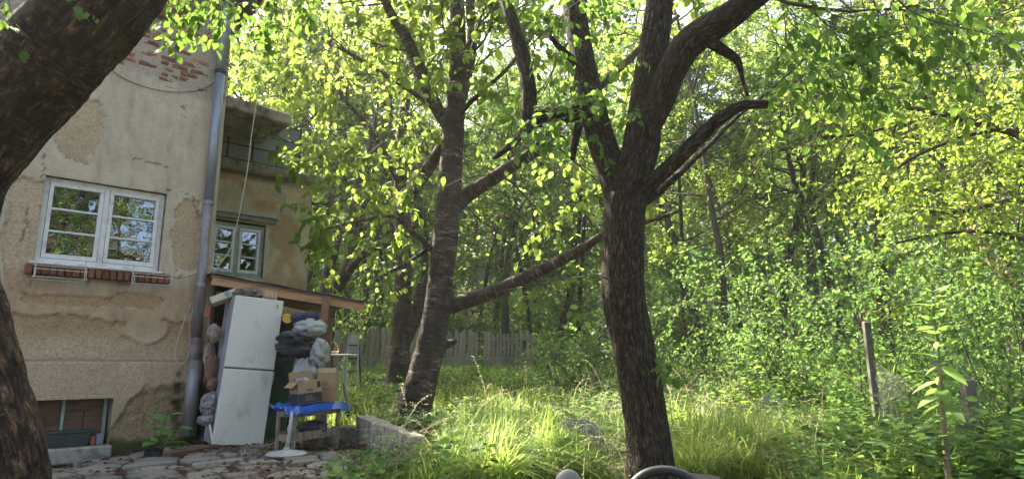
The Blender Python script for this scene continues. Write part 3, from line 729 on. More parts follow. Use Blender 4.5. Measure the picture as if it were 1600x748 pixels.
# downpipe
def pipe(z0, z1, r, t=-0.135, s=0.115, t1=None):
    p = MB(); t1 = t if t1 is None else t1
    p.tube([HF((t, s, z0)), HF((t1, s, z1))], r, 14); return p
dp = obj('downpipe', pipe(3.08, 4.97, 0.062), M['zinc'], house, smooth=True)
obj('pipe_section', pipe(4.97, 6.4, 0.064), M['zinc'], dp, smooth=True)
obj('pipe_section', pipe(1.24, 3.08, 0.060), M['zinc_old'], dp, smooth=True)
obj('pipe_section', pipe(0.95, 1.30, 0.068), M['zinc_old'], dp, smooth=True)
obj('pipe_section', pipe(0.10, 1.02, 0.082, s=0.13, t1=-0.125), M['zinc_old'], dp, smooth=True)
for z_ in (4.95, 3.08, 1.98, 1.25):
    c = MB(); c.lathe([(0.060, -0.03), (0.072, -0.022), (0.074, 0.022), (0.060, 0.03)], Frame(HF((-0.135, 0.115, z_)), HU, HN, (0, 0, 1)), 14)
    c.box(-0.15, -0.12, 0.0, 0.06, z_ - 0.012, z_ + 0.012, HF); obj('bracket', c, M['iron' if z_ > 4 else 'zinc_old'], dp)

# ------------------------------------------------------------------ the three near trees
def tree_near_a():
    base = at(1020, 752, 5.6); base[2] = float(ground_z(base[0], base[1])) - 0.03
    T = thing('fruit_tree', 'tall fissured-bark tree forking high up, in the grass right of centre', 'tree', base)
    b0 = np.array(base) - np.array([0, 0, 0.1])
    P, Rr = limb([(1014, 700, 66, 5.6), (1004, 620, 62, 5.6), (990, 540, 62, 5.6), (975, 460, 65, 5.6), (974, 390, 62, 5.6), (976, 330, 62, 5.6), (984, 285, 62, 5.6), (1000, 235, 58, 5.6), (1008, 180, 56, 5.6), (1016, 110, 50, 5.6), (1026, 40, 46, 5.6), (1034, -40, 42, 5.6), (1030, -140, 36, 5.6), (1010, -260, 28, 5.7), (990, -400, 14, 5.8)])
    tr = bark_tube('trunk', [b0] + P, [0.21] + Rr, M['bark_a'], T, 64, 0.02, 0.10, (18, 18, 5), 3, flare=0.15, lump=0.25)
    L = {}
    def br(key, pp, seg=16, step=0.03, amp=0.09):
        P, Rr = limb(pp); L[key] = bark_tube('branch', P, Rr, M['bark_a'], T, seg, step, amp, (20, 20, 6), len(L) + 5, lump=0.3)
    br('left', [(972, 320, 44, 5.6), (955, 265, 46, 5.65), (935, 205, 44, 5.75), (917, 125, 40, 5.9), (902, 45, 38, 6.0), (890, -30, 34, 6.1), (880, -140, 26, 6.3), (865, -280, 12, 6.5)], 28)
    br('fork', [(1000, 215, 46, 5.6), (1030, 160, 46, 5.5), (1052, 105, 48, 5.4), (1080, 65, 50, 5.3), (1125, 35, 48, 5.2), (1180, -5, 40, 5.05), (1250, -60, 34, 4.9), (1340, -130, 24, 4.7), (1450, -200, 12, 4.5)], 28)
    br('right', [(985, 318, 24, 5.6), (1015, 288, 26, 5.5), (1052, 255, 24, 5.4), (1092, 215, 24, 5.3), (1128, 183, 20, 5.2), (1160, 165, 17, 5.15), (1200, 163, 13, 5.1)], 18)
    br('right_low', [(990, 325, 18, 5.6), (1025, 302, 14, 5.75), (1062, 270, 11, 5.9), (1110, 225, 8, 6.1), (1150, 185, 6, 6.3), (1210, 135, 5, 6.5), (1260, 90, 3, 6.7)], 10)
    br('stub', [(1050, 110, 20, 5.4), (1060, 85, 16, 5.4), (1062, 60, 9, 5.4)], 10)
    br('hang', [(1100, 60, 22, 5.25), (1135, 82, 17, 5.2), (1152, 95, 13, 5.2), (1160, 125, 7, 5.2), (1168, 150, 5, 5.2)], 10)
    br('back', [(925, 165, 26, 5.8), (890, 178, 28, 5.75), (855, 183, 26, 5.7), (830, 185, 26, 5.7), (826, 140, 26, 5.7), (818, 95, 24, 5.75), (802, 40, 22, 5.8), (786, -15, 20, 5.9), (770, -90, 14, 6.0), (750, -180, 7, 6.2)], 18)
    br('elbow', [(852, 183, 20, 5.7), (825, 200, 15, 5.6), (800, 225, 13, 5.5), (775, 245, 8, 5.5), (770, 248, 5, 5.5)], 10)
    br('dead', [(905, 195, 14, 5.75), (898, 220, 15, 5.7), (895, 250, 7, 5.7)], 10)
    br('spur', [(915, 110, 14, 5.9), (880, 80, 11, 5.8), (858, 55, 6, 5.7)], 8)
    C = Crown(np.random.default_rng(21))
    cfg = dict(max=2, kids=(5, 4), dens=26, size=0.085, grav=(0.03, -0.06, -0.10), wig=0.2, droop=0.5)
    hi = dict(cfg, kids=(6, 5), dens=22)
    C.along(tr[1], tr[2], 5.0, 1.3, hi, 0.66, 1.0)
    C.along(L['left'][1], L['left'][2], 2.2, 0.8, cfg, 0.3, 1.0)
    C.along(L['fork'][1], L['fork'][2], 2.6, 1.1, cfg, 0.45, 1.0, bias=(0.2, 0, -0.3))
    C.along(L['back'][1], L['back'][2], 2.4, 0.7, cfg, 0.2, 1.0)
    tw = dict(max=1, kids=(4,), dens=24, size=0.085, grav=(-0.02, -0.12), wig=0.2, droop=0.6)
    C.along(L['right_low'][1], L['right_low'][2], 2.5, 0.6, tw, 0.5, 1.0)
    def spray(px, py, Y, d, Ln, n, c=tw):
        for k in range(n): C.grow(at(px + RNG.normal(0, 8), py + RNG.normal(0, 8), Y), np.array(d) + RNG.normal(0, 0.35, 3), Ln * RNG.uniform(0.7, 1.2), 0.006, 0, c)
    spray(905, 170, 5.5, (-0.3, -0.3, -0.5), 0.45, 4); spray(850, 190, 5.5, (0.0, -0.2, -0.7), 0.35, 4)
    spray(940, 130, 5.6, (-0.4, -0.3, -0.2), 0.5, 3); spray(830, 60, 5.6, (0.5, -0.3, -0.3), 0.5, 3); spray(985, 185, 5.4, (-0.2, -0.4, -0.4), 0.2, 2)
    for (x, y, Y, n) in ((1230, 20, 4.9, 7), (1290, 30, 4.8, 8), (1340, 60, 4.7, 6), (1250, 120, 4.9, 5), (1300, 130, 4.8, 4), (1200, 60, 5.0, 3), (1180, 200, 5.2, 2), (1420, 20, 4.4, 4)):
        spray(x, y, Y, (0.3, -0.1, -0.5), 0.5, n)
    for k in range(5): C.grow(at(1022 + 3 * k, 570 + 7 * k, 5.42), (0.3, -0.5, 0.2), 0.16, 0.003, 1, dict(tw, dens=26, size=0.10))
    # twigs hanging close to the lens at the top right
    for (x, y, Y, d) in ((1450, -40, 3.0, (-0.2, 0, -1)), (1480, -30, 3.0, (0.15, 0, -1)), (1500, -20, 3.0, (0.1, 0, -0.9)), (1425, -45, 3.0, (-0.6, 0, -0.4))):
        C.grow(at(x, y, Y), d, 0.26, 0.003, 1, dict(tw, dens=20, size=0.075))
    C.build(T, M['leaf_a'], True, 1.0, 300, C.gaps)
    wr = MB(); pts = [at(940, 425, 5.40), at(952, 434, 5.36), at(970, 438, 5.35), at(990, 432, 5.36), at(1005, 424, 5.40)]
    P2, R2 = smooth_path(pts, [0.004] * 5, 0.03); wr.tube(P2, 0.004, 5); obj('wire_loop', wr, M['iron'], T)
    return T
def tree_near_b():
    base = gr(640, 675, 0.0); base[2] = float(ground_z(base[0], base[1])) - 0.05
    Y0 = base[1]
    T = thing('cherry_tree', 'cherry tree with banded peeling bark leaning beside the concrete kerb', 'tree', base)
    P, Rr = limb([(646, 640, 52, Y0), (660, 590, 46, Y0), (673, 540, 43, Y0), (682, 490, 41, Y0), (689, 430, 39, Y0), (696, 370, 39, Y0), (701, 310, 38, Y0), (706, 240, 35, Y0), (711, 170, 33, Y0), (716, 90, 28, Y0), (714, 20, 26, Y0), (712, -60, 22, Y0), (705, -150, 15, Y0), (695, -250, 7, Y0)])
    tr = bark_tube('trunk', [np.array(base) - np.array([0.02, 0, 0.1])] + P, [0.32] + Rr, M['bark_b'], T, 48, 0.03, 0.07, (8, 8, 18), 7, flare=0.25, lump=0.35)
    L = {}
    def br(key, pp, seg=14):
        P, Rr = limb(pp); L[key] = bark_tube('branch', P, Rr, M['bark_b'], T, seg, 0.06, 0.06, (10, 10, 12), len(L) + 3, lump=0.2)
    br('low', [(690, 482, 26, Y0), (720, 472, 24, 9.7), (765, 458, 22, 9.4), (815, 436, 20, 9.1), (865, 412, 18, 8.8), (910, 388, 15, 8.6), (945, 366, 11, 8.4), (1000, 350, 8, 8.2), (1060, 330, 5, 8.0)])
    br('right', [(700, 335, 26, Y0), (730, 305, 24, 9.8), (765, 282, 22, 9.7), (805, 256, 20, 9.6), (840, 232, 19, 9.6), (890, 180, 16, 9.7), (945, 128, 14, 9.8), (1005, 72, 11, 10), (1060, 25, 7, 10.2)])
    br('left', [(704, 205, 20, Y0), (678, 160, 22, 9.6), (655, 105, 20, 9.4), (632, 55, 18, 9.2), (606, 12, 15, 9.0), (590, -40, 11, 8.8), (570, -110, 6, 8.6)])
    br('left_low', [(700, 215, 18, Y0), (670, 262, 20, 10.4), (645, 298, 20, 10.8), (628, 330, 16, 11.2)])
    br('second', [(712, 180, 22, Y0), (728, 120, 20, 10.2), (738, 60, 18, 10.3), (735, 0, 16, 10.4), (745, -80, 10, 10.6)])
    br('thin_left', [(700, 190, 9, Y0), (660, 155, 9, 10.0), (600, 115, 8, 10.3), (540, 80, 7, 10.6), (470, 40, 6, 11.0), (400, -5, 4, 11.4)])
    br('spike_left', [(692, 412, 10, Y0), (665, 380, 9, 9.5), (640, 358, 7, 9.3), (612, 338, 5, 9.1), (560, 345, 4, 8.8), (500, 360, 3, 8.5)])
    br('grey', [(694, 360, 9, Y0), (672, 385, 8, 9.7), (640, 408, 6, 9.6), (600, 430, 4, 9.5)], 8)
    br('up_right', [(710, 190, 10, Y0), (735, 160, 8, 9.3), (790, 110, 6, 8.9), (830, 60, 5, 8.6)], 8)
    br('knob', [(690, 540, 16, Y0), (703, 536, 13, 9.75), (712, 533, 7, 9.7)], 8)
    C = Crown(np.random.default_rng(33))
    cfg = dict(max=2, kids=(5, 4), dens=24, size=0.135, grav=(0.02, -0.05, -0.10), wig=0.18, droop=0.55)
    C.along(tr[1], tr[2], 3.4, 1.7, cfg, 0.55, 1.0)
    C.along(L['right'][1], L['right'][2], 2.6, 1.2, cfg, 0.2, 1.0)
    C.along(L['left'][1], L['left'][2], 3.4, 1.5, cfg, 0.15, 1.0, bias=(-0.3, -0.2, 0))
    C.along(L['second'][1], L['second'][2], 3.4, 1.5, cfg, 0.2, 1.0)
    tw = dict(max=1, kids=(4,), dens=24, size=0.135, grav=(0.0, -0.10), wig=0.18, droop=0.75)
    C.along(L['thin_left'][1], L['thin_left'][2], 4.0, 0.9, tw, 0.15, 1.0, bias=(0, 0, -0.1))
    C.along(L['spike_left'][1], L['spike_left'][2], 2.5, 0.6, tw, 0.3, 0.62)
    C.along(L['up_right'][1], L['up_right'][2], 4.0, 0.8, tw, 0.1, 1.0)
    C.along(L['left_low'][1], L['left_low'][2], 2.5, 1.0, tw, 0.2, 1.0)
    C.along(L['low'][1], L['low'][2], 1.2, 0.7, tw, 0.4, 1.0, bias=(0, 0, 0.3))
    for (x, y, Y, n) in ((520, 200, 10.6, 6), (560, 150, 10.2, 6), (500, 130, 11, 6), (590, 240, 9.4, 6), (480, 60, 11, 6), (560, 40, 10, 7), (640, 200, 9.2, 6), (430, 110, 12, 7), (410, 40, 12, 8), (460, 130, 12, 6), (620, 300, 9.6, 5), (545, 270, 10.2, 6), (535, 320, 10.4, 4), (390, 110, 12, 5), (760, 60, 9.0, 4), (780, 200, 9.0, 4), (760, 130, 9.0, 4), (515, 235, 9.6, 3), (520, 300, 9.6, 3), (500, 400, 9.6, 1), (492, 390, 9.4, 2), (600, 60, 9, 4), (740, 250, 8.8, 3)):
        for k in range(n):
            C.grow(at(x + RNG.normal(0, 25), y + RNG.normal(0, 22), Y + RNG.normal(0, .4)), RNG.normal(0, 0.7, 3) + np.array([-0.4, -0.2, 0]), 0.75 * RNG.uniform(.7, 1.2), 0.006, 0, tw)
    C.build(T, M['leaf_b'], True, 1.05, 300, C.gaps)
    return T
def tree_near_f():
    base = at(4, 765, 3.3); base[2] = float(ground_z(base[0], base[1])) - 0.03
    T = thing('leaning_tree', 'thick dark trunk bending across the upper left corner, closest to the viewer', 'tree', base)
    P, Rr = limb([(2, 745, 112, 3.3), (-18, 640, 108, 3.3), (-42, 540, 104, 3.3), (-64, 440, 102, 3.3), (-74, 360, 108, 3.3), (-58, 270, 124, 3.25), (4, 180, 142, 3.2), (78, 95, 150, 3.15), (150, 10, 152, 3.1), (220, -80, 140, 3.1), (290, -180, 120, 3.1), (350, -300, 90, 3.1), (390, -430, 60, 3.2), (400, -560, 30, 3.3)])
    tr = bark_tube('trunk', [np.array(base) - np.array([-0.02, 0, 0.1])] + P, [0.24] + Rr, M['bark_f'], T, 96, 0.016, 0.10, (16, 16, 7), 17, flare=0.1, lump=0.25)
    C = Crown(np.random.default_rng(5))
    cfg = dict(max=1, kids=(4,), dens=26, size=0.055, grav=(0.0, -0.12), wig=0.2, droop=0.6)
    hi = dict(max=2, kids=(5, 4), dens=16, size=0.10, grav=(0.03, -0.05, -0.1), wig=0.2, droop=0.5)
    C.along(tr[1], tr[2], 4.0, 1.2, hi, 0.78, 1.0)
    for (x, y, Y, d, n) in ((345, -25, 3.4, (-0.15, 0, -1), 5), (300, -30, 3.4, (0.2, 0, -1), 3), (385, -20, 3.5, (-0.2, 0.1, -1), 5), (430, -35, 3.6, (0.1, 0.1, -1), 5), (470, -40, 3.8, (0.3, 0.1, -0.8), 4), (30, -35, 2.8, (-0.1, 0, -1), 2), (60, -28, 2.8, (0.3, 0, -0.6), 1), (270, -20, 3.4, (-0.3, 0, -0.6), 2)):
        for k in range(n): C.grow(at(x + RNG.normal(0, 14), y, Y), np.array(d) + RNG.normal(0, 0.2, 3), 0.27 * RNG.uniform(0.7, 1.3), 0.004, 0, cfg)
    # a thin twig reaching down over the bricks
    tp = [at(345, 20, 3.4), at(330, 42, 3.4), at(312, 60, 3.4), at(285, 72, 3.4), at(255, 76, 3.4)]
    C.tw.tube(tp, np.linspace(0.004, 0.0015, 5), 4); C.twig_leaves(np.array(tp), 26, 0.05)
    C.build(T, M['leaf_a'], True, 1.1, 140)
tree_near_a(); tree_near_b(); tree_near_f()

# ------------------------------------------------------------------ trees and shrubs behind
def copy_tree(src, loc, rz, sc, label, cat, group=None):
    c = src.copy(); COL.objects.link(c); c.location = tuple(loc); c.rotation_euler = (0, 0, rz); c.scale = (sc[0], sc[0], sc[1]) if not np.isscalar(sc) else (sc, sc, sc)
    BASE[c.name] = np.asarray(loc, float); tag(c, label, cat, group)
    for ch in list(src.children):
        k = ch.copy(); COL.objects.link(k); k.parent = c
    return c
def woodland_template(seed, H, r, lm, crown0=0.25, spread=2.6, dens=24, size=0.108, per=3.6, lean=0.05, kids=(6, 7), bark='bark_w'):
    rng = np.random.default_rng(seed)
    T = thing('woodland_tree', 'woodland tree', 'tree', (0, 0, 0))
    n = 9; pts = []; p = np.zeros(3); d = np.array([rng.normal(0, lean), rng.normal(0, lean), 1.0])
    for k in range(n + 1):
        pts.append(p.copy()); d = nrm(d + np.array([rng.normal(0, 0.07), rng.normal(0, 0.07), 0.12])); p = p + d * H / n
    pts[0][2] -= 0.3
    rad = np.linspace(r, r * 0.15, n + 1)
    P, Rd = bark_tube('trunk', pts, rad, M[bark], T, 14, 0.25, 0.08, (5, 5, 1.5), seed, flare=0.3)[1:]
    C = Crown(rng); cfg = dict(max=2, kids=kids, dens=dens, size=size, grav=(0.04, -0.03, -0.08), wig=0.18, droop=0.4, shrink=0.72)
    arc = len(P) - 1
    k = int(H * (1 - crown0) * per)
    for _ in range(k):
        f = rng.uniform(crown0, 0.98); i = min(int(f * arc), arc - 1); a = rng.uniform(0, 2 * math.pi)
        d = np.array([math.cos(a), math.sin(a), rng.uniform(0.0, 0.7)])
        L = spread * (1.15 - 0.75 * abs(f - 0.45)) * rng.uniform(0.6, 1.1)
        C.grow(P[i], d, L, 0.014 * L + 0.004, 0, cfg)
    C.build(T, lm, False, 1.1)
    return T
def shrub_template(seed, H, stems, lm, size=0.10, dens=16, spread=0.5, kids=(5, 6)):
    rng = np.random.default_rng(seed); T = thing('shrub', 'shrub', 'shrub', (0, 0, 0)); C = Crown(rng)
    cfg = dict(max=2, kids=kids, dens=dens, size=size, grav=(0.05, 0.0, -0.08), wig=0.2, droop=0.35, shrink=0.8)
    for k in range(stems):
        a = rng.uniform(0, 2 * math.pi); d = np.array([math.cos(a) * spread, math.sin(a) * spread, 1.0])
        C.grow(np.array([math.cos(a) * 0.12, math.sin(a) * 0.12, -0.1]), d, H * rng.uniform(0.5, 1.0), 0.014, 0, cfg)
        C.grow(np.array([math.cos(a) * 0.2, math.sin(a) * 0.2, 0.0]), d * np.array([1.6, 1.6, .6]), H * rng.uniform(0.3, 0.5), 0.008, 1, cfg)
    C.build(T, lm, False, 1.15, twig_name='stems', crown_name='foliage'); return T
TW = [woodland_template(101, 13, 0.17, M['leaf_w'], 0.18), woodland_template(102, 15, 0.20, M['leaf_y'], 0.30, 3.0), woodland_template(103, 11, 0.14, M['leaf_w'], 0.12, 2.4), woodland_template(104, 14, 0.12, M['leaf_y'], 0.22, 2.4)]
used = [False] * 8
def plant_tree(k, x, y, rz, sc, label, group=None, src=TW, uf=0, cat='tree'):
    loc = (x, y, float(ground_z(x, y)) - 0.02)
    if not used[uf + k]:
        used[uf + k] = True; o = src[k]; o.location = loc; o.rotation_euler = (0, 0, rz); o.scale = (sc, sc, sc); tag(o, label, cat, group); return o
    return copy_tree(src[k], loc, rz, sc, label, cat, group)
WG = 'woodland trees behind the garden'
def PX(px, Y): return (px - 800) / FPX * Y * 1.0
TT = woodland_template(105, 13, 0.11, M['leaf_w'], 0.50, 2.0)
TT_used = [False]
for i, (px, Y) in enumerate(((520, 23), (575, 26), (640, 27), (668, 24), (745, 28), (770, 31), (830, 24), (850, 29), (905, 26), (930, 22), (1045, 29), (1095, 20), (1160, 24), (1215, 22), (1250, 27), (1305, 19), (1350, 24))):
    x = (px - 800) / FPX * Y; loc = (x, Y, float(ground_z(x, Y)) - 0.02); lb = 'slender bare-stemmed trunk in the woods ' + ('behind the stepladder', 'left of the darker cherry', 'between the two cherries', 'just left of the leaning cherry', 'above the right part of the fence', 'under the long low cherry bough, left one', 'at the right end of the fence', 'under the long low cherry bough, right one', 'left of the forked tree, further one', 'closest on the left of the forked tree', 'closest on the right of the forked tree', 'behind the shoot on the forked trunk', 'behind the bright sapling', 'right of the bright sapling', 'above the upright pale stone', 'left of the wire fence, nearest of the trunks', 'directly behind the wire fence post')[i]
    if i == 0: TT.location = loc; tag(TT, lb, 'tree', 'slender trunks in the woods')
    else: copy_tree(TT, loc, i * 1.3, (1.0 + 0.5 * (i % 2), 0.9 + 0.1 * (i % 3)), lb, 'tree', 'slender trunks in the woods')
spots = [ # pixel x of the trunk, Y, template, scale
    (790, 23, 0, 0.9, 'thin dark tree rising behind the right half of the picket fence'),
    (1130, 18, 3, 1.0, 'dark slender trunk among the shrubs right of the forked tree'),
    (1065, 24, 3, 0.9, 'thin grey trunk far back just right of the forked tree'),
    (868, 27, 2, 1.1, 'far tree behind the right end of the picket fence'),
    (600, 24, 1, 0.95, 'tall tree in the woods left of the leaning cherry'),
    (545, 30, 0, 1.1, 'far tree behind the stepladder'),
    (455, 22, 2, 1.15, 'tree hidden behind the terrace of the house'),
    (400, 30, 1, 1.2, 'far tall tree showing above the concrete canopy slab'),
    (700, 33, 1, 1.15, 'far tall tree directly behind the cherry trunk'),
    (955, 31, 0, 1.15, 'far tree behind the forked trunk'),
    (1190, 30, 1, 1.05, 'far tree left of the yellow-green thicket'),
    (1270, 21, 0, 0.95, 'tree rising from the thicket right of the glade'),
    (1380, 17, 1, 0.85, 'yellow-green tree above the wire fence post'),
    (1500, 14, 3, 0.8, 'yellow-green tree at the right, nearest of the thicket'),
    (1600, 19, 1, 1.0, 'tall yellow-green tree at the right edge'),
    (1680, 12, 3, 0.85, 'tree just outside the right edge, its boughs reaching in'),
    (1450, 28, 2, 1.3, 'far tree behind the right thicket'),
    (385, 19, 3, 0.95, 'tree close behind the concrete canopy slab'), (360, 21, 1, 1.0, 'tree rising behind the downpipe'), (470, 26, 0, 1.1, 'tree behind the right end of the canopy slab'),
    (1320, 34, 1, 1.2, 'far tall tree at the top right of the woods'),
]
for i, (px, Y, k, sc, lb) in enumerate(spots): plant_tree(k, PX(px, Y), Y, i * 2.4, sc, lb, WG)
for i in range(26):
    px = -80 + i * 72 + 20 * math.sin(i * 3.1); Y = 40 + 7 * ((i * 5) % 3)
    plant_tree(i % 4, PX(px, Y), Y, i * 1.7, 1.25 + 0.2 * ((i * 7) % 3), 'distant woodland tree on the rising slope behind everything', 'distant trees on the slope')

def far_wood():
    rng = np.random.default_rng(55); n = 70000
    a = rng.uniform(-1.0, 1.0, n); Y = rng.uniform(52, 74, n); x = a * Y; z = ground_z(x, Y)
    top = 9 + 6 * fbm(x * 0.12, Y * 0.05, 0, 3, 6); h = rng.random(n) ** 0.8 * top
    P = np.stack([x, Y, z + h], 1); A = rng.normal(0, 1, (n, 3)); N = rng.normal(0, 0.6, (n, 3)) + np.array([0, 0, 1.0])
    me = leaf_mesh('far_wood', P, A, N, rng.uniform(0.4, 0.8, n), M['leaf_w'], False, 1.3)
    o = bpy.data.objects.new('far_wood', me); COL.objects.link(o); o['kind'] = 'stuff'; o['label'] = 'far leafy wood closing the view on the slope'; o['category'] = 'wood'
far_wood()
def undergrowth():
    rng = np.random.default_rng(56); n = 42000; Y = rng.uniform(19, 46, n); x = rng.uniform(-0.95, 0.95, n) * Y; k = fbm(x * 0.35, Y * 0.35, 0, 3, 9) > 0.40; x = x[k]; Y = Y[k]; n = len(x)
    k = (Y > 21.5 + 0.69 * (x - 0.75)) | (x > 0.8); x = x[k]; Y = Y[k]; n = len(x)
    h = rng.random(n) ** 1.5 * (0.3 + 1.6 * fbm(x * 0.3 + 7, Y * 0.3, 0, 3, 19)); P = np.stack([x, Y, ground_z(x, Y) + h], 1); A = rng.normal(0, 1, (n, 3)) * (1, 1, .5); N = rng.normal(0, 0.45, (n, 3)) + np.array([0, 0, 1.0])
    me = leaf_mesh('undergrowth', P, A, N, rng.uniform(0.10, 0.26, n), M['leaf_w'], False, 1.2); o = bpy.data.objects.new('undergrowth', me); COL.objects.link(o); o['kind'] = 'stuff'; o['label'] = 'low green undergrowth covering the floor of the wood'; o['category'] = 'undergrowth'
undergrowth()

# tree C at the fence and the bent tree D further left
def tree_mid(name, label, base_px, Y, main, branches, bark, seed, lm, per=2.5, f0=0.4):
    b = at(base_px[0], base_px[1], Y); b[2] = float(ground_z(b[0], b[1])) - 0.05
    T = thing(name, label, 'tree', b); P, Rr = limb(main)
    P = [np.array([b[0], b[1], b[2] - 0.05])] + P; Rr = [Rr[0] * 1.3] + Rr
    tr = bark_tube('trunk', P, Rr, M[bark], T, 20, 0.08, 0.07, (7, 7, 10), seed, flare=0.25, lump=0.3)
    C = Crown(np.random.default_rng(seed)); cfg = dict(max=2, kids=(5, 4), dens=12, size=0.13, grav=(0.03, -0.05, -0.10), wig=0.2, droop=0.5)
    C.along(tr[1], tr[2], per, 1.7, cfg, f0, 1.0)
    for j, pp in enumerate(branches):
        P, Rr = limb(pp); r = bark_tube('branch', P, Rr, M[bark], T, 10, 0.1, 0.06, (7, 7, 10), seed + j, lump=0.2)
        C.along(r[1], r[2], per, 1.4, cfg, 0.35, 1.0)
    C.build(T, lm, False, 1.1, 0, C.gaps); return T
tree_mid('cherry_tree', 'darker cherry tree standing at the picket fence behind the leaning one', (622, 590), 14.0,
    [(624, 560, 32, 14), (627, 500, 28, 14), (630, 440, 27, 14), (631, 380, 26, 14), (628, 320, 24, 14), (626, 250, 20, 14), (632, 170, 16, 14), (640, 80, 12, 14), (650, -20, 7, 14)],
    [[(628, 385, 14, 14), (600, 380, 14, 14.2), (565, 398, 14, 14.4), (545, 425, 13, 14.6)], [(630, 330, 16, 14), (655, 285, 15, 13.6), (680, 240, 13, 13.2), (700, 190, 9, 13)], [(628, 545, 20, 14), (645, 505, 18, 13.9), (652, 470, 12, 13.8), (655, 440, 7, 13.7)], [(626, 290, 12, 14), (595, 230, 10, 13.6), (560, 180, 8, 13.2), (520, 140, 5, 12.8)]], 'bark_b', 61, M['leaf_b'], 2.0)
tree_mid('forked_tree', 'dark crooked tree with forked limbs beyond the shed roof', (508, 540), 17.0,
    [(512, 500, 20, 17), (522, 455, 20, 17), (540, 425, 20, 17), (552, 395, 18, 17), (548, 350, 15, 17), (556, 300, 12, 17), (575, 240, 9, 17), (590, 170, 5, 17)],
    [[(540, 425, 14, 17), (565, 398, 13, 16.8), (595, 380, 11, 16.6), (625, 368, 9, 16.4), (660, 345, 5, 16)], [(508, 500, 20, 17), (510, 440, 18, 17.2), (520, 400, 15, 17.4), (528, 370, 11, 17.6), (532, 310, 7, 17.8)], [(552, 395, 9, 17), (570, 372, 8, 17), (590, 365, 5, 17)]], 'bark_w', 71, M['leaf_w'], 2.2)

# leaning pale trunk and dark boughs at the right edge
def right_bough_tree():
    b = at(1640, 700, 8.5); b[2] = float(ground_z(b[0], b[1])) - 0.05
    T = thing('leaning_tree', 'slanting pale trunk with long dark boughs at the right edge', 'tree', b)
    P, Rr = limb([(1640, 560, 22, 8.5), (1610, 455, 18, 8.5), (1575, 430, 17, 8.6), (1550, 405, 16, 8.7), (1535, 375, 15, 8.8), (1518, 350, 11, 9.0), (1500, 300, 8, 9.2), (1490, 220, 5, 9.4)])
    tr = bark_tube('trunk', [np.array(b)] + P, [0.11] + Rr, M['bark_pale'], T, 14, 0.06, 0.06, (8, 8, 5), 3, lump=0.2)
    C = Crown(np.random.default_rng(41)); tw = dict(max=1, kids=(5,), dens=20, size=0.075, grav=(-0.02, -0.08), wig=0.2, droop=0.4)
    for pp in ([(1660, 260, 14, 8), (1600, 215, 13, 7.8), (1555, 200, 12, 7.6), (1500, 185, 10, 7.5), (1440, 172, 8, 7.4), (1370, 165, 5, 7.3), (1310, 170, 3, 7.2)],
               [(1560, 202, 8, 7.6), (1500, 215, 6, 7.6), (1420, 250, 5, 7.5), (1380, 285, 3, 7.4)],
               [(1680, 340, 11, 8), (1600, 312, 9, 7.8), (1540, 322, 8, 7.6), (1490, 332, 6, 7.4), (1440, 330, 4, 7.3)],
               [(1650, 380, 9, 8), (1590, 372, 7, 7.8), (1540, 362, 6, 7.7), (1470, 365, 5, 7.6), (1400, 380, 3, 7.5)],
               [(1280, 215, 6, 7.5), (1340, 210, 5, 7.6), (1400, 196, 4, 7.7), (1450, 185, 3, 7.8)][::-1]):
        P, Rr = limb(pp); r = bark_tube('branch', P, Rr, M['bark_w'], T, 8, 0.08, 0.06, (9, 9, 6), 8, lump=0.3)
        C.along(r[1], r[2], 5.0, 0.7, tw, 0.1, 1.0)
    for (x, y, Y, n) in ((1540, 120, 7.6, 10), (1450, 100, 7.8, 8), (1580, 60, 7, 9), (1400, 240, 7.8, 8), (1500, 270, 7.6, 9), (1570, 260, 7.2, 8), (1360, 140, 8, 6), (1330, 260, 8, 6), (1590, 350, 7, 5), (1450, 400, 8.2, 5)):
        for k in range(n): C.grow(at(x + RNG.normal(0, 35), y + RNG.normal(0, 25), Y + RNG.normal(0, .5)), RNG.normal(0, 0.7, 3), 0.7 * RNG.uniform(.7, 1.2), 0.005, 0, tw)
    C.along(tr[1], tr[2], 3.0, 0.8, tw, 0.6, 1.0)
    C.build(T, M['leaf_y'], False, 1.1)
right_bough_tree()

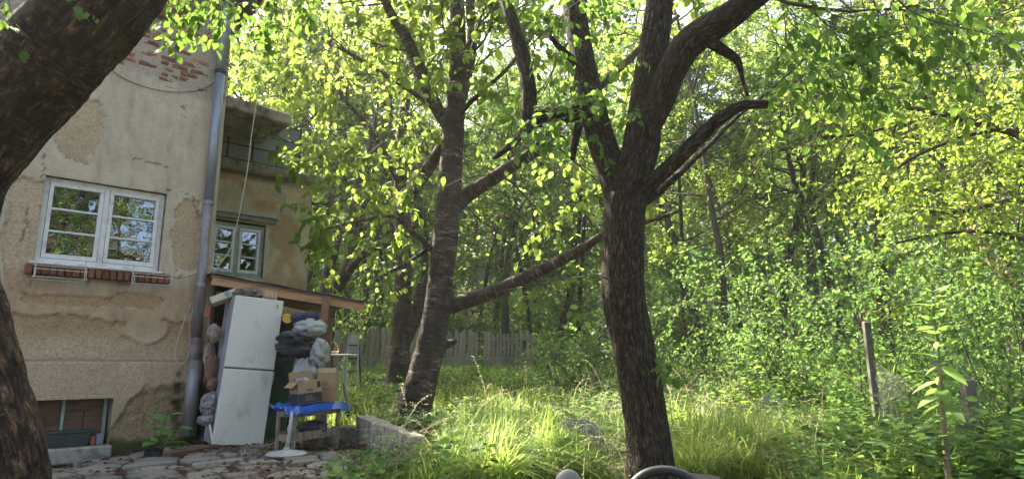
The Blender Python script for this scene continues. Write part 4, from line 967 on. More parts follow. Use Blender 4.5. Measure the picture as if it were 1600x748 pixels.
TS = [shrub_template(201, 2.6, 6, M['leaf_s'], 0.10, 20), shrub_template(202, 1.9, 6, M['leaf_w'], 0.075, 24), shrub_template(203, 3.4, 6, M['leaf_w'], 0.085, 22), shrub_template(204, 1.2, 7, M['leaf_s'], 0.08)]
SG = 'shrubs of the woodland edge'
shr = [(880, 14.5, 1, .8, 'leafy shrub at the right end of the picket fence'), (920, 13, 3, 1.1, 'low shrub just left of the forked trunk'), (960, 16, 0, .9, 'shrub hidden behind the forked trunk'),
    (1040, 12.5, 1, .8, 'shrub just right of the forked trunk'), (1090, 15, 0, 1.0, 'shrub in the back of the glade right of the forked trunk'), (1150, 12, 3, 1.1, 'low shrub behind the bright sapling'),
    (1175, 14, 0, 1.0, 'dense shrub behind the bright sapling'), (1240, 11.5, 1, 1.0, 'rounded shrub at the right rim of the grass'), (1290, 11, 2, .8, 'tall yellow-lit shrub left of the wire fence post'),
    (1340, 9.6, 0, .85, 'dark green shrub beside the wire fence post'), (1420, 10.5, 2, .85, 'tall shrub behind the wire fence'), (1480, 9.2, 1, .9, 'shrub behind the tall single-stemmed plant'),
    (1545, 7.8, 0, .75, 'dark shrub at the short concrete post'), (1600, 6.2, 1, .8, 'shrub at the bottom right corner'), (1620, 9, 2, .9, 'tall shrub at the right edge'),
    (1560, 11, 2, 1.0, 'tall shrub behind the slanting pale trunk'), (840, 25, 0, 1.2, 'shrub in the woods behind the fence end'), (740, 25, 1, 1.4, 'shrub behind the right half of the fence'), (660, 23, 0, 1.1, 'shrub behind the middle of the fence'),
    (560, 21.5, 1, 1.3, 'shrub behind the fence by the stepladder'), (500, 20.5, 0, 1.1, 'shrub behind the left end of the fence'), (1000, 21, 2, 1.1, 'tall shrub in the woods behind the forked tree'), (1110, 22, 2, 1.1, 'tall shrub far back right of the forked tree'), (1220, 17, 2, 1.1, 'tall shrub at the back of the thicket')]
used2 = 4
for i, (px, Y, k, sc, lb) in enumerate(shr): plant_tree(k, PX(px, Y), Y, i * 1.9, sc, lb, SG, TS, 4, 'shrub')
for i in range(30):
    px = 380 + i * 44 + 15 * math.sin(i * 2.3); Y = 27 + 4 * ((i * 5) % 3)
    plant_tree((i * 3) % 3, PX(px, Y), Y, i * 1.3, 1.25 + 0.25 * (i % 3), 'understorey shrub deep in the woods behind the garden', 'understorey shrubs deep in the woods', TS, 4, 'shrub')
# trees and a neighbour's house behind the viewer, which the window panes mirror
for i, (x, y, k, sc) in enumerate(((6, -9, 1, .8), (10, -4, 0, .8), (2, -13, 2, .9), (13, -9, 1, .9), (9, -14, 0, 1.0), (4, -6.5, 2, .8), (7.5, -6, 3, .8), (0.5, -8, 0, .8), (3, -10, 1, .8), (11, -7, 2, .9), (3.8, -3.6, 2, .75), (6.2, -3.4, 0, .7), (1.6, -5.6, 1, .7), (8.2, -3, 1, .8))):
    plant_tree(k, x, y, i * 1.1, sc, 'tree behind the viewer, mirrored in the window panes', 'trees behind the viewer')

# ------------------------------------------------------------------ grass
def in_yard(x, y):
    edge = np.where(y < 6.5, -1.30, -0.78 - (y - 6.3) * 0.49)
    edge = np.where(y > 8.6, -2.0 - 0.0 * y, edge)
    shed = (x < -1.9) & (y < 10.2)
    return ((x < edge) & (y < 8.8)) | shed
def grass(name, n, x0, x1, y0, y1, hmin, hmax, w, seed, label, m='grass', curve=1.0, clump=0.9, seg=3, keepf=None):
    rng = np.random.default_rng(seed)
    # denser near: sample depth with a bias
    y = y0 + (y1 - y0) * rng.random(n * 2) ** 1.25; x = (x0 + (x1 - x0) * rng.random(n * 2)) * (0.35 + 0.65 * y / y1)
    pn = fbm(x * clump, y * clump, 0, 3, seed); k = (~in_yard(x, y)) & ~((y < 5.85) & (x > 0.0) & (x < 2.2)) & (np.hypot(x + 1.3, y - 9.0) > 0.75) & (rng.random(n * 2) < np.where(np.hypot((x + 0.9) / 0.9, (y - 8.0) / 1.2) < 1, 0.35, 1)) & (rng.random(n * 2) < sst(0.25, 0.6, pn) * 0.9 + 0.1)
    if keepf is not None: k &= keepf(x, y)
    x = x[k][:n]; y = y[k][:n]; pn = pn[k][:n]; n = len(x); z = ground_z(x, y)
    H = rng.uniform(hmin, hmax, n) * (0.3 + 1.4 * sst(0.3, 0.7, pn)) * (1 + 0.10 * sst(1.5, 3.5, x)); a = rng.uniform(0, 2 * math.pi, n); ln = rng.beta(2.2, 1.5, n) * 1.5 * curve; a = np.where(rng.random(n) < 0.6, 6.28 * fbm(x * 1.3 + 9, y * 1.3, 0, 2, seed + 5) * 2 + rng.normal(0, 0.5, n), a)
    dx, dy = np.cos(a), np.sin(a); wx, wy = -dy, dx; W = w * rng.uniform(0.6, 1.5, n) * (0.6 + y * 0.06)
    V = np.zeros((n, 2 * seg + 1, 3))
    for s_ in range(seg + 1):
        f = s_ / seg; hz = H * (f - 0.60 * ln * f ** 2.3); ho = H * ln * 0.95 * f ** 1.8
        cx = x + dx * ho; cy = y + dy * ho; cz = z + hz - 0.02; ww = W * (1 - 0.75 * f ** 1.5) / 2
        if s_ < seg:
            V[:, 2 * s_] = np.stack([cx - wx * ww, cy - wy * ww, cz], 1); V[:, 2 * s_ + 1] = np.stack([cx + wx * ww, cy + wy * ww, cz], 1)
        else: V[:, 2 * seg] = np.stack([cx, cy, cz], 1)
    k = 2 * seg + 1; F = []; cn = []
    for s_ in range(seg - 1): F += [2 * s_, 2 * s_ + 1, 2 * s_ + 3, 2 * s_ + 2]; cn.append(4)
    F += [2 * seg - 2, 2 * seg - 1, 2 * seg]; cn.append(3)
    loops = (np.arange(n)[:, None] * k + np.array(F)[None]).ravel(); counts = np.tile(cn, n)
    vv = np.clip(0.2 + 0.5 * rng.random(n) + 0.8 * (fbm(x * 0.8 + 40, y * 0.8, 0, 3, 77) - 0.5) + (rng.random(n) < 0.10) * 0.4, 0, 1)
    me = array_mesh(name, V.reshape(-1, 3), counts, loops, np.repeat(vv, k), M[m])
    o = bpy.data.objects.new(name, me); COL.objects.link(o); o['kind'] = 'stuff'; o['label'] = label; o['category'] = 'grass'; return x, y, z, H, a, ln
grass('long_grass', 66000, -7, 9, 5.15, 10.5, 0.18, 0.54, 0.012, 1, 'long green grass in the near part of the garden')
grass('meadow_grass', 60000, -12, 18, 9, 26, 0.10, 0.32, 0.011, 2, 'grass of the sunlit glade in front of the picket fence')
def seed_heads():
    x, y, z, H, a, ln = grass('grass_stalks', 1300, -6, 9, 5.3, 12, 0.50, 0.80, 0.005, 3, 'thin pale stalks of the long grass', 'seed', 1.25, 1.2, 4, keepf=lambda x, y: (x < 1.6 + 0.25 * y) & (x > -1.3))
    rng = np.random.default_rng(9); P = []; A = []; S = []
    for i in range(len(x)):
        d = np.array([math.cos(a[i]), math.sin(a[i])])
        for f in np.linspace(0.66, 1.0, 20):
            hz = H[i] * (f - 0.60 * ln[i] * f ** 2.3); ho = H[i] * ln[i] * 0.95 * f ** 1.8
            P.append((x[i] + d[0] * ho, y[i] + d[1] * ho, z[i] + hz - 0.02)); A.append(np.array([d[0], d[1], -0.2]) + rng.normal(0, 0.55, 3)); S.append(rng.uniform(0.016, 0.032))
    P = np.array(P); me = leaf_mesh('grass_plumes', P, np.array(A), rng.normal(0, 1, (len(P), 3)), np.array(S), M['seed'], False, 0.35)
    o = bpy.data.objects.new('grass_plumes', me); COL.objects.link(o); o['kind'] = 'stuff'; o['label'] = 'feathery pale seed heads over the long grass'; o['category'] = 'grass'
seed_heads()
def weeds(name, n, x0, x1, y0, y1, hgt, size, seed, label, keepf=None, m='leaf_s'):
    rng = np.random.default_rng(seed); P = []; A = []; N = []; S = []
    y = y0 + (y1 - y0) * rng.random(n * 2); x = (x0 + (x1 - x0) * rng.random(n * 2)) * (0.35 + 0.65 * y / y1); k = ~in_yard(x, y)
    if keepf is not None: k &= keepf(x, y)
    k &= ~((y < 5.8) & (x > 0.0) & (x < 1.9)); k &= fbm(x * 0.7 + 3, y * 0.7, 0, 3, seed) > 0.47
    for px, py in zip(x[k][:n], y[k][:n]):
        pz = float(ground_z(px, py)); h = hgt * rng.uniform(0.5, 1.2)
        for j in range(9):
            f = rng.uniform(0.2, 1); an = rng.uniform(0, 6.28); d = np.array([math.cos(an), math.sin(an), rng.uniform(-0.2, 0.5)])
            P.append((px + d[0] * 0.03, py + d[1] * 0.03, pz + h * f)); A.append(d); N.append(np.array([0, 0, 1.0]) + rng.normal(0, 0.3, 3)); S.append(size * rng.uniform(0.5, 1.2))
    me = leaf_mesh(name, np.array(P), np.array(A), np.array(N), np.array(S), M[m], True, 1.2)
    o = bpy.data.objects.new(name, me); COL.objects.link(o); o['kind'] = 'stuff'; o['label'] = label; o['category'] = 'weeds'
weeds('meadow_weeds', 2800, -7, 12, 4.0, 16, 0.38, 0.085, 15, 'broad-leaved weeds growing through the grass')
weeds('edge_weeds', 900, 2, 9, 4.5, 12, 0.6, 0.10, 16, 'taller nettle-like weeds along the right of the garden', lambda x, y: x > 2.2 + 0.12 * y)

# ------------------------------------------------------------------ yard: paving stones, litter
def G(x, y): return float(ground_z(x, y))
M['paver'] = mat('paving_stone', (0.25, 0.225, 0.18), (0.115, 0.105, 0.078), 9, 0.95, bump=0.6, bdist=0.01, rnd=0.3, c3=(0.27, 0.25, 0.21), hi=0.75)
pav = bpy.data.objects.new('yard_path', None); COL.objects.link(pav); pav['kind'] = 'structure'; pav.location = (-3, 6, 0); BASE[pav.name] = np.array([-3, 6, 0.0])
rg = np.random.default_rng(8)
pm = []
for k in range(7):
    mb = MB(); n = 7; poly = []
    for q in range(n):
        a = q * 2 * math.pi / n + rg.normal(0, 0.12); c, s_ = math.cos(a), math.sin(a); r = 0.5 / max(abs(c), abs(s_)) ** 0.75 * rg.uniform(0.88, 1.0); poly.append((r * c, r * s_))
    mb.prism(poly, -0.05, 0.0); mb.v = [(x, y, z + (rg.normal(0, 0.006) if z > -0.01 else 0)) for x, y, z in mb.v]
    me = mesh_from(mb, 'paving_stone', np.zeros(3), 0.012); me.materials.append(M['paver']); pm.append(me)
row = 0; s = 0.32
while s < 4.6:
    hgt = rg.uniform(0.26, 0.36); t = -2.7 + rg.uniform(0, 0.3)
    while t < 1.6:
        w = rg.uniform(0.32, 0.6); c = HF((t + w / 2, s + hgt / 2, 0))
        rel = c - CAMP; vis = c[1] > 4.6 and -0.82 < c[0] / c[1] < 0
        if vis and bool(in_yard(c[0] + 0.22, c[1])) and rg.random() < 0.93 and not (c[0] > -2.9 and c[1] > 7.6):
            an = rg.normal(0, 0.06); fr = Frame((c[0], c[1], G(c[0], c[1]) + 0.028 + rg.uniform(-0.008, 0.012)), HU * math.cos(an) + HN * math.sin(an), HN * math.cos(an) - HU * math.sin(an), np.array([rg.normal(0, .03), rg.normal(0, .03), 1]))
            M_ = fmat(fr, (w * 0.96, -hgt * 0.96, 1)); inst('paving_stone', pm[int(rg.integers(7))], fmat(Frame(fr.o, fr.ex, -fr.ey, fr.ez), (w * 0.95, hgt * 0.94, 1)), pav)
        t += w
    s += hgt; row += 1
def litter():
    rng = np.random.default_rng(3); n = 2600; x = rng.uniform(-4.6, -0.9, n); y = rng.uniform(5.0, 9.0, n)
    k = in_yard(x, y) & (fbm(x * 1.5, y * 1.5, 0, 3, 44) > 0.42); x = x[k]; y = y[k]; n = len(x)
    P = np.stack([x, y, ground_z(x, y) + 0.045 + rng.uniform(0, 0.012, n)], 1); a = rng.uniform(0, 6.28, n)
    me = leaf_mesh('fallen_leaves', P, np.stack([np.cos(a), np.sin(a), rng.normal(0, .2, n)], 1), np.stack([rng.normal(0, .35, n), rng.normal(0, .35, n), np.ones(n)], 1), rng.uniform(0.03, 0.07, n), M['litter'], True, 1.1)
    o = bpy.data.objects.new('fallen_leaves', me); COL.objects.link(o); o['kind'] = 'stuff'; o['label'] = 'brown fallen leaves lying on the yard stones'; o['category'] = 'leaf litter'
litter()

# ------------------------------------------------------------------ shed
M['plank'] = mat('orange_plank', (0.52, 0.29, 0.13), (0.30, 0.16, 0.075), 4, 0.75, bump=0.4, stretch=(1, 1, 7), c3=(0.42, 0.25, 0.14), hi=0.75)
M['post'] = mat('shed_post', (0.28, 0.15, 0.085), (0.12, 0.07, 0.045), 5, 0.85, bump=0.4, stretch=(5, 5, 0.6))
M['cream'] = mat('cream_board', (0.55, 0.45, 0.29), (0.36, 0.28, 0.17), 6, 0.8, bump=0.2, stretch=(4, 4, 0.5))
FA = at(331, 437, 8.25); FB = at(569, 480, 8.7)
shed = thing('shed', 'lean-to shed with sloping plank-edged roof against the house', 'shed', (FA[0], FA[1], 0))
fex = nrm(FB - FA); fl = np.linalg.norm(FB - FA); fey = nrm(np.cross((0, 0, 1), fex)); fez = np.cross(fex, fey); FF = Frame(FA, fex, fey, fez)
p = MB(); ys = np.linspace(0, fl, 14)
grid = [[FF((x, 0.0, (0.060 if j else -0.060) + 0.006 * math.sin(x * 5 + j))) for j in (0, 1)] for x in ys]
p.sheet(grid, 0.03, fey * -1); obj('fascia_board', p, M['plank'], shed)
A2 = HF((0.01, -1.18, 2.16)); B2 = HF((1.98, -0.9, 1.80)); A1 = FF((-0.02, -0.03, 0.076)); B1 = FF((fl + 0.01, -0.03, 0.076))
p = MB(); p.sheet([[A1 + (B1 - A1) * a + ((A2 + (B2 - A2) * a) - (A1 + (B1 - A1) * a)) * b + np.array([0, 0, 0.006 * math.sin(a * 19)]) for b in (0, .5, 1)] for a in np.linspace(0, 1, 16)], -0.012, (0, 0, 1)); obj('roof_felt', p, M['roof_felt'], shed)
for k in range(7):
    b0, b1 = k / 7 + 0.004, (k + 1) / 7 - 0.004; p = MB()
    p.sheet([[A1 + (B1 - A1) * a + ((A2 + (B2 - A2) * a) - (A1 + (B1 - A1) * a)) * b - np.array([0, 0, 0.012]) for b in (b0, b1)] for a in (0.01, 0.99)], 0.022, (0, 0, 1)); obj('roof_board', p, M['board'], shed)
pc = gr(497, 690); p = MB(); p.box(-0.05, 0.05, -0.05, 0.05, 0, 1.86, Frame((pc[0], pc[1], -0.02), fex * (1, 1, 0), fey * (1, 1, 0), (0, 0, 1))); obj('post', p, M['post'], shed, bevel=0.006)
q = at(512, 560, 8.9); p = MB(); p.bar((q[0], q[1], 0), (q[0] + 0.02, q[1], 1.82), 0.055, 0.05); obj('post', p, M['timber'], shed, bevel=0.004)
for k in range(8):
    p = MB(); p.box(0.05 + k * 0.2, 0.245 + k * 0.2, -0.98, -0.96 + 0.006 * (k % 2), 0.0, 1.98 - 0.045 * k, HF); obj('shade_board', p, M['dark_in'], shed)  # near-black boards added so the space under the roof looks shaded
p = MB(); p.box(-0.035, 0.045, 0.012, 0.03, 1.12, 2.02, HF); obj('corner_board', p, M['cream'], shed, bevel=0.004)
q0 = at(440, 474, 8.5); q1 = at(380, 452, 8.4); p = MB(); p.bar(q0, q1, 0.03, 0.05); obj('brace', p, M['plank'], shed, bevel=0.004)
p = MB(); p.bar(HF((0.06, 0.05, 0)), HF((0.06, 0.05, 2.0)), 0.03, 0.03); obj('upright', p, M['iron'], shed)

# ------------------------------------------------------------------ refrigerator
M['fridge'] = mat('fridge_enamel', (0.70, 0.68, 0.60), (0.50, 0.45, 0.35), 4.5, 0.4, bump=0.03, spec=0.4, stretch=(1, 1, 0.5), lo=0.26, hi=0.44)
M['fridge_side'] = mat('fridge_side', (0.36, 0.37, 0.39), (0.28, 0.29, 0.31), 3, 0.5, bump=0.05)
M['rubber'] = mat('rubber', (0.012, 0.012, 0.012), (0.009, 0.009, 0.009), 8, 0.7, bump=0)
f0 = gr(331, 695, 0.06); fx = np.array([math.cos(R(35)), math.sin(R(35)), 0])
tilt = R(4.3); up0 = np.array([0, 0, 1.0]); fz = nrm(up0 * math.cos(tilt) + fx * math.sin(tilt)); fx2 = nrm(fx - fz * (fx @ fz)); fy = np.cross(fz, fx2)
FR = Frame(f0, fx2, fy, fz); FH = 1.74; FWD = 0.575
fridge = thing('refrigerator', 'tall white two-door refrigerator leaning in front of the shed', 'refrigerator', (f0[0], f0[1], 0))
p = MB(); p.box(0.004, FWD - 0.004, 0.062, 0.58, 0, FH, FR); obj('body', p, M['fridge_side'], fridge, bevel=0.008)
mid = FH * 0.505
p = MB(); p.box(0, FWD, 0, 0.055, 0.0, mid - 0.010, FR); dl = obj('lower_door', p, M['fridge'], fridge, bevel=0.008)
p = MB(); p.box(0, FWD, 0, 0.055, mid + 0.010, FH, FR); du = obj('upper_door', p, M['fridge'], fridge, bevel=0.008)
p = MB(); p.box(0.01, FWD - 0.01, 0.012, 0.061, mid - 0.0098, mid + 0.0098, FR); obj('gasket', p, mat('gasket', (0.16, 0.14, 0.10), None, 5, 0.7, bump=0), fridge)
for dd, za, zb in ((dl, mid - 0.16, mid - 0.015),):
    p = MB(); p.box(FWD - 0.012, FWD + 0.008, -0.014, 0.02, za, zb, FR); obj('handle', p, M['fridge_side'], dd, bevel=0.004)
p = MB(); p.box(FWD - 0.085, FWD - 0.06, -0.0025, -0.0005, FH - 0.10, FH - 0.055, FR); obj('badge', p, M['cream'], du)
for (a, b) in ((0.04, 0.06), (FWD - 0.06, 0.06), (0.04, 0.5), (FWD - 0.06, 0.5)):
    p = MB(); p.lathe([(0, -0.045), (0.02, -0.045), (0.02, 0.0), (0, 0)], Frame(FR((a, b + .03, 0)), fx, fy, (0, 0, 1)), 10); obj('foot', p, M['rubber'], fridge)
pal = thing('pallet', 'low pallet of old slats under the refrigerator', 'pallet', (f0[0], f0[1], -0.02))
PF = Frame((f0[0], f0[1], 0.0), fx * (1, 1, 0), np.cross((0, 0, 1), fx), (0, 0, 1)); g0 = G(f0[0], f0[1])
for k in range(3):
    p = MB(); p.box(0.0, 0.6, -0.02 + k * 0.22, 0.08 + k * 0.22, -0.005, 0.012, PF); obj('slat', p, M['timber'], pal, bevel=0.003)
for k in range(3):
    p = MB(); p.box(0.02 + k * 0.25, 0.10 + k * 0.25, -0.03, 0.5, -0.08, -0.006, PF); obj('bearer', p, M['board'], pal, bevel=0.003)
# things on and beside the refrigerator
def cuboid(fr, x, y, z, m, name, parent=None, bevel=0.003): p = MB(); p.box(0, x, 0, y, 0, z, fr); return obj(name, p, m, parent, bevel=bevel, base=fr.o)
M['carton_white'] = mat('white_carton', (0.62, 0.57, 0.42), (0.52, 0.46, 0.33), 6, 0.8, bump=0.1)
M['teal'] = mat('teal_print', (0.20, 0.36, 0.33), (0.13, 0.25, 0.24), 9, 0.7, bump=0)
c0 = at(331, 474, 7.85); cx = nrm(at(369, 460, 7.95) - c0); cf = Frame(c0, cx, nrm(np.cross(cx, (0, 0.0, -1)) * (1, 1, 1)), np.cross(cx, nrm(np.cross(cx, (0, 0, -1)))))
cf = Frame(c0, cx, (0, 1, 0) - cx * cx[1], np.cross(cx, nrm((0, 1, 0) - cx * cx[1])))
ct = thing('carton', 'flat cream carton with teal round print, leaning left above the refrigerator', 'box', c0)
cuboid(cf, 0.31, 0.2, 0.085, M['carton_white'], 'box_body', ct)
p = MB(); p.lathe([(0, 0.0), (0.034, 0.0), (0.034, 0.002), (0, 0.002)], Frame(cf((0.20, -0.001, 0.045)), cf.ex, cf.ez, -cf.ey), 16); obj('round_print', p, M['teal'], ct)
M['grey_cloth'] = mat('grey_cloth', (0.23, 0.19, 0.15), (0.12, 0.10, 0.08), 8, 0.9, bump=0.5)
tt0 = FR((0.18, 0.25, FH + 0.055)); o = obj('cloth_bundle', MB().blob(tt0, (0.17, 0.14, 0.075), 0.3, 2.2, 3), M['grey_cloth'], None, smooth=True, base=tt0); tag(o, 'brownish grey cloth bundle lying on top of the refrigerator', 'cloth')
tt0 = FR((0.34, 0.10, FH + 0.003)); fr2 = Frame(tt0, FR.ex, FR.ey, FR.ez)
o = cuboid(fr2, 0.17, 0.2, 0.11, M['cream'], 'carton', None, 0.004); tag(o, 'small brown carton standing on the refrigerator under the roof', 'box')
fr2 = Frame(FR((0.34, 0.02, FH + 0.002)), FR.ex, FR.ey, FR.ez)
o = cuboid(fr2, 0.13, 0.05, 0.03, mat('red_pack', (0.42, 0.05, 0.07), (0.30, 0.22, 0.2), 18, 0.5, bump=0), 'packet'); tag(o, 'small red and white packet on the refrigerator edge', 'packet')
M['orange_rag'] = mat('orange_rag', (0.42, 0.14, 0.08), (0.30, 0.09, 0.05), 6, 0.85, bump=0.3)
p = MB(); a_ = at(326, 478, 8.0); b_ = at(324, 496, 8.0); p.bar(a_, b_, 0.07, 0.05, (0, 1, 0)); o = obj('strap', p, M['orange_rag'], None, bevel=0.01, base=b_); tag(o, 'short orange-red strip hanging left of the refrigerator top', 'strap')
M['brown_foam'] = mat('brown_upholstery', (0.24, 0.13, 0.085), (0.15, 0.08, 0.055), 5, 0.7, bump=0.2)
M['pink_beige'] = mat('beige_plastic', (0.42, 0.33, 0.26), (0.30, 0.22, 0.17), 5, 0.6, bump=0.2)
M['grey_plastic'] = mat('grey_plastic_sheet', (0.30, 0.28, 0.27), (0.18, 0.17, 0.165), 9, 0.35, bump=0.4, spec=0.6)
def heap(name, px, py, Y, rad, m, label, cat, amp=0.25, freq=2.2, seed=1):
    c = at(px, py, Y); o = obj(name, MB().blob(c, rad, amp * 0.6, freq * 0.8, seed, None, 56, 34), m, None, smooth=True, base=(c[0], c[1], c[2] - rad[2] * 0.9)); return tag(o, label, cat)
heap('cushion', 331, 580, 8.0, (0.07, 0.14, 0.19), M['brown_foam'], 'brown padded cushion wedged between wall and refrigerator', 'cushion', 0.25, 1.6, 2)
heap('cushion', 333, 600, 7.92, (0.06, 0.1, 0.08), M['brown_foam'], 'small rounded brown cushion under the larger one by the refrigerator', 'cushion', 0.15, 1.4, 5)
heap('plastic_bag', 335, 520, 7.95, (0.06, 0.1, 0.10), M['pink_beige'], 'beige crumpled bag wedged left of the refrigerator top half', 'bag', 0.4, 2.5, 6)
heap('plastic_bag', 327, 555, 8.1, (0.05, 0.1, 0.16), M['pink_beige'], 'narrow beige bag hanging beside the downpipe', 'bag', 0.3, 2.5, 16)
heap('plastic_sheet', 328, 632, 7.85, (0.09, 0.12, 0.12), M['grey_plastic'], 'grey crumpled plastic sheet left of the refrigerator bottom', 'plastic sheet', 0.45, 3.0, 7)
heap('plastic_sheet', 324, 655, 7.8, (0.09, 0.1, 0.06), M['grey_plastic'], 'flattened grey plastic lowest in the gap by the refrigerator', 'plastic sheet', 0.45, 3.0, 17)
p = MB(); p.tube([at(327, 660, 7.75), at(333, 694, 7.7)], 0.012, 8); o = obj('white_rod', p, M['white_paint'], None, base=at(333, 694, 7.7)); tag(o, 'short white rod standing left of the refrigerator foot', 'rod')
p = MB(); a_ = gr(258, 712, 0.03); b_ = gr(338, 700, 0.03); p.bar(a_, b_, 0.12, 0.10); o = obj('timber_beam', p, M['board'], None, bevel=0.015, base=a_); tag(o, 'dark old timber beam lying along the house foot', 'beam')
p = MB(); p.blob(gr(238, 715, 0.0), (0.10, 0.08, 0.09), 0.3, 2, 4); o = obj('black_sack', p, M['rubber'], None, smooth=True, base=gr(238, 715)); tag(o, 'small black lump of plastic at the house corner by the plant', 'plastic')

# ------------------------------------------------------------------ green bin, bags, boxes
M['bin'] = mat('green_bin', (0.05, 0.145, 0.085), (0.03, 0.085, 0.055), 4, 0.55, bump=0.15, stretch=(1, 1, .4))
bc = gr(402, 697, 0.0); bc = np.array([-3.22, 8.72, 0]); yawv = nrm(np.array([0.95, 0.30, 0])); BF = Frame(bc, yawv, np.cross((0, 0, 1), yawv), (0, 0, 1))
bin_ = thing('wheelie_bin', 'tall dark green rubbish bin beside the refrigerator', 'bin', bc)
p = MB(); h = 1.04
def ring(w, d, z, o=0): return [BF((x, y, z)) for x, y in ((-w / 2, -d / 2), (w / 2, -d / 2), (w / 2, d / 2), (-w / 2, d / 2))]
V = ring(0.44, 0.46, 0) + ring(0.57, 0.58, h) + ring(0.53, 0.54, h) + ring(0.41, 0.43, 0.04)
p.add(V, [(3, 2, 1, 0)] + [(i, (i + 1) % 4, 4 + (i + 1) % 4, 4 + i) for i in range(4)] + [(4 + i, 4 + (i + 1) % 4, 8 + (i + 1) % 4, 8 + i) for i in range(4)] + [(8 + i, 8 + (i + 1) % 4, 12 + (i + 1) % 4, 12 + i) for i in range(4)] + [(12, 13, 14, 15)])
obj('bin_body', p, M['bin'], bin_)
p = MB(); wv = 0.60
for (a, b, c, d) in ((-.3, .3, -.31, -.285), (-.3, .3, .285, .31), (-.3, -.272, -.285, .285), (.272, .3, -.285, .285)): p.box(a, b, c, d, h - 0.05, h + 0.01, BF)
obj('rim', p, M['bin'], bin_, bevel=0.004)
for xo in (-0.13, 0.0, 0.13):
    p = MB(); p.bar(BF((xo, -0.232, 0.05)), BF((xo * 1.25, -0.288, h - 0.06)), 0.02, 0.016, fey); obj('rib', p, M['bin'], bin_)
M['black_bag'] = mat('dark_bag', (0.06, 0.06, 0.07), (0.03, 0.03, 0.036), 6, 0.3, bump=0.9, bscale=9, bdist=0.05, spec=0.7)
M['clear_bag'] = mat('pale_plastic', (0.50, 0.50, 0.48), (0.30, 0.30, 0.30), 7, 0.25, bump=0.9, bscale=10, bdist=0.05, spec=0.7)
M['white_sheet'] = mat('white_sheet', (0.58, 0.57, 0.53), (0.42, 0.41, 0.38), 5, 0.5, bump=0.9, bscale=9, bdist=0.04)
heap('rubbish_bag', 470, 540, 7.95, (0.27, 0.25, 0.14), M['black_bag'], 'large dark grey rubbish bag bulging over the green bin', 'bag', 0.28, 2.4, 3)
heap('rubbish_bag', 462, 528, 7.80, (0.20, 0.2, 0.08), M['black_bag'], 'flat dark bag drooping over the front of the bin', 'bag', 0.35, 2.6, 13)
heap('plastic_bag', 484, 512, 8.1, (0.18, 0.18, 0.10), M['white_sheet'], 'pale crumpled plastic on top of the dark bags', 'bag', 0.4, 2.4, 23)
heap('plastic_bag', 500, 552, 7.9, (0.10, 0.16, 0.16), M['clear_bag'], 'pale plastic bag hanging by the shed post', 'bag', 0.4, 2.4, 33)
heap('plastic_bag', 476, 592, 7.80, (0.13, 0.14, 0.22), M['clear_bag'], 'clear crumpled plastic bag standing behind the open cardboard box', 'bag', 0.35, 2.4, 43)
heap('plastic_bag', 486, 580, 8.2, (0.10, 0.16, 0.25), M['grey_plastic'], 'grey plastic hanging behind the cardboard boxes', 'bag', 0.35, 2.4, 53)
M['card'] = mat('cardboard', (0.40, 0.27, 0.15), (0.33, 0.215, 0.115), 3, 0.85, bump=0.1, rnd=0.1)
M['card_in'] = mat('cardboard_inside', (0.30, 0.20, 0.11), None, 3, 0.85, bump=0)
M['print'] = mat('navy_print', (0.035, 0.035, 0.055), (0.05, 0.045, 0.06), 20, 0.8, bump=0)
o = cuboid(Frame(at(480, 510, 8.25), (1, 0.2, 0), (-.2, 1, 0), (0, 0, 1)), 0.20, 0.2, 0.10, M['card'], 'cardboard_box'); tag(o, 'small cardboard box on top of the rubbish heap by the post', 'box')
M['yellow'] = mat('yellow_plastic', (0.62, 0.40, 0.03), (0.5, 0.3, 0.03), 5, 0.5, bump=0); M['navy'] = mat('navy_cloth', (0.05, 0.055, 0.11), (0.03, 0.03, 0.05), 9, 0.8, bump=0.3)
rb = at(449, 497, 7.9); rfm = Frame(rb, (0.2, -1, 0.1), (1, .2, 0), (0, .1, 1)); roll = thing('rolled_mat', 'rolled dark mat with a yellow end on the rubbish heap', 'mat', rb)
p = MB(); p.lathe([(0, 0), (0.055, 0), (0.06, 0.01), (0.06, 0.05), (0, 0.05)], Frame(rb, (0, 0, 1), np.cross((-0.35, 1, 0), (0, 0, 1)), (-0.35, 1, 0)), 14); obj('end_cap', p, M['yellow'], roll)
p = MB(); p.tube([rb + np.array([0.0, 0.05, 0]), rb + np.array([0.12, 0.15, 0.02]), rb + np.array([0.3, 0.25, 0.04])], [0.06, 0.07, 0.06], 12); obj('roll', p, M['navy'], roll, smooth=True)

# stool, sled, boxes, pedestal
sa = gr(457, 712); sb = gr(526, 700); sa[2] = G(sa[0], sa[1]); SX = nrm((sb - sa) * (1, 1, 0)); SY = np.cross((0, 0, 1), SX); SL = np.linalg.norm(sb - sa)
SF = Frame((sa[0], sa[1], 0), SX, SY, (0, 0, 1)); SH = 0.46
stool = thing('wooden_stand', 'low weathered wooden stand under the blue sled', 'table', (sa[0], sa[1], 0))
M['old_wood'] = mat('grey_old_wood', (0.26, 0.20, 0.14), (0.13, 0.09, 0.06), 6, 0.85, bump=0.4, stretch=(3, 3, 1), c3=(0.34, 0.28, 0.2), hi=0.75)
for (x, y) in ((0, 0), (SL, 0), (0, 0.24), (SL, 0.24)):
    p = MB(); p.tube([SF((x, y, 0)), SF((x, y, 0.15)), SF((x, y, 0.17)), SF((x, y, 0.30)), SF((x, y, SH))], [0.022, 0.026, 0.022, 0.026, 0.024], 8); obj('leg', p, M['old_wood'], stool)
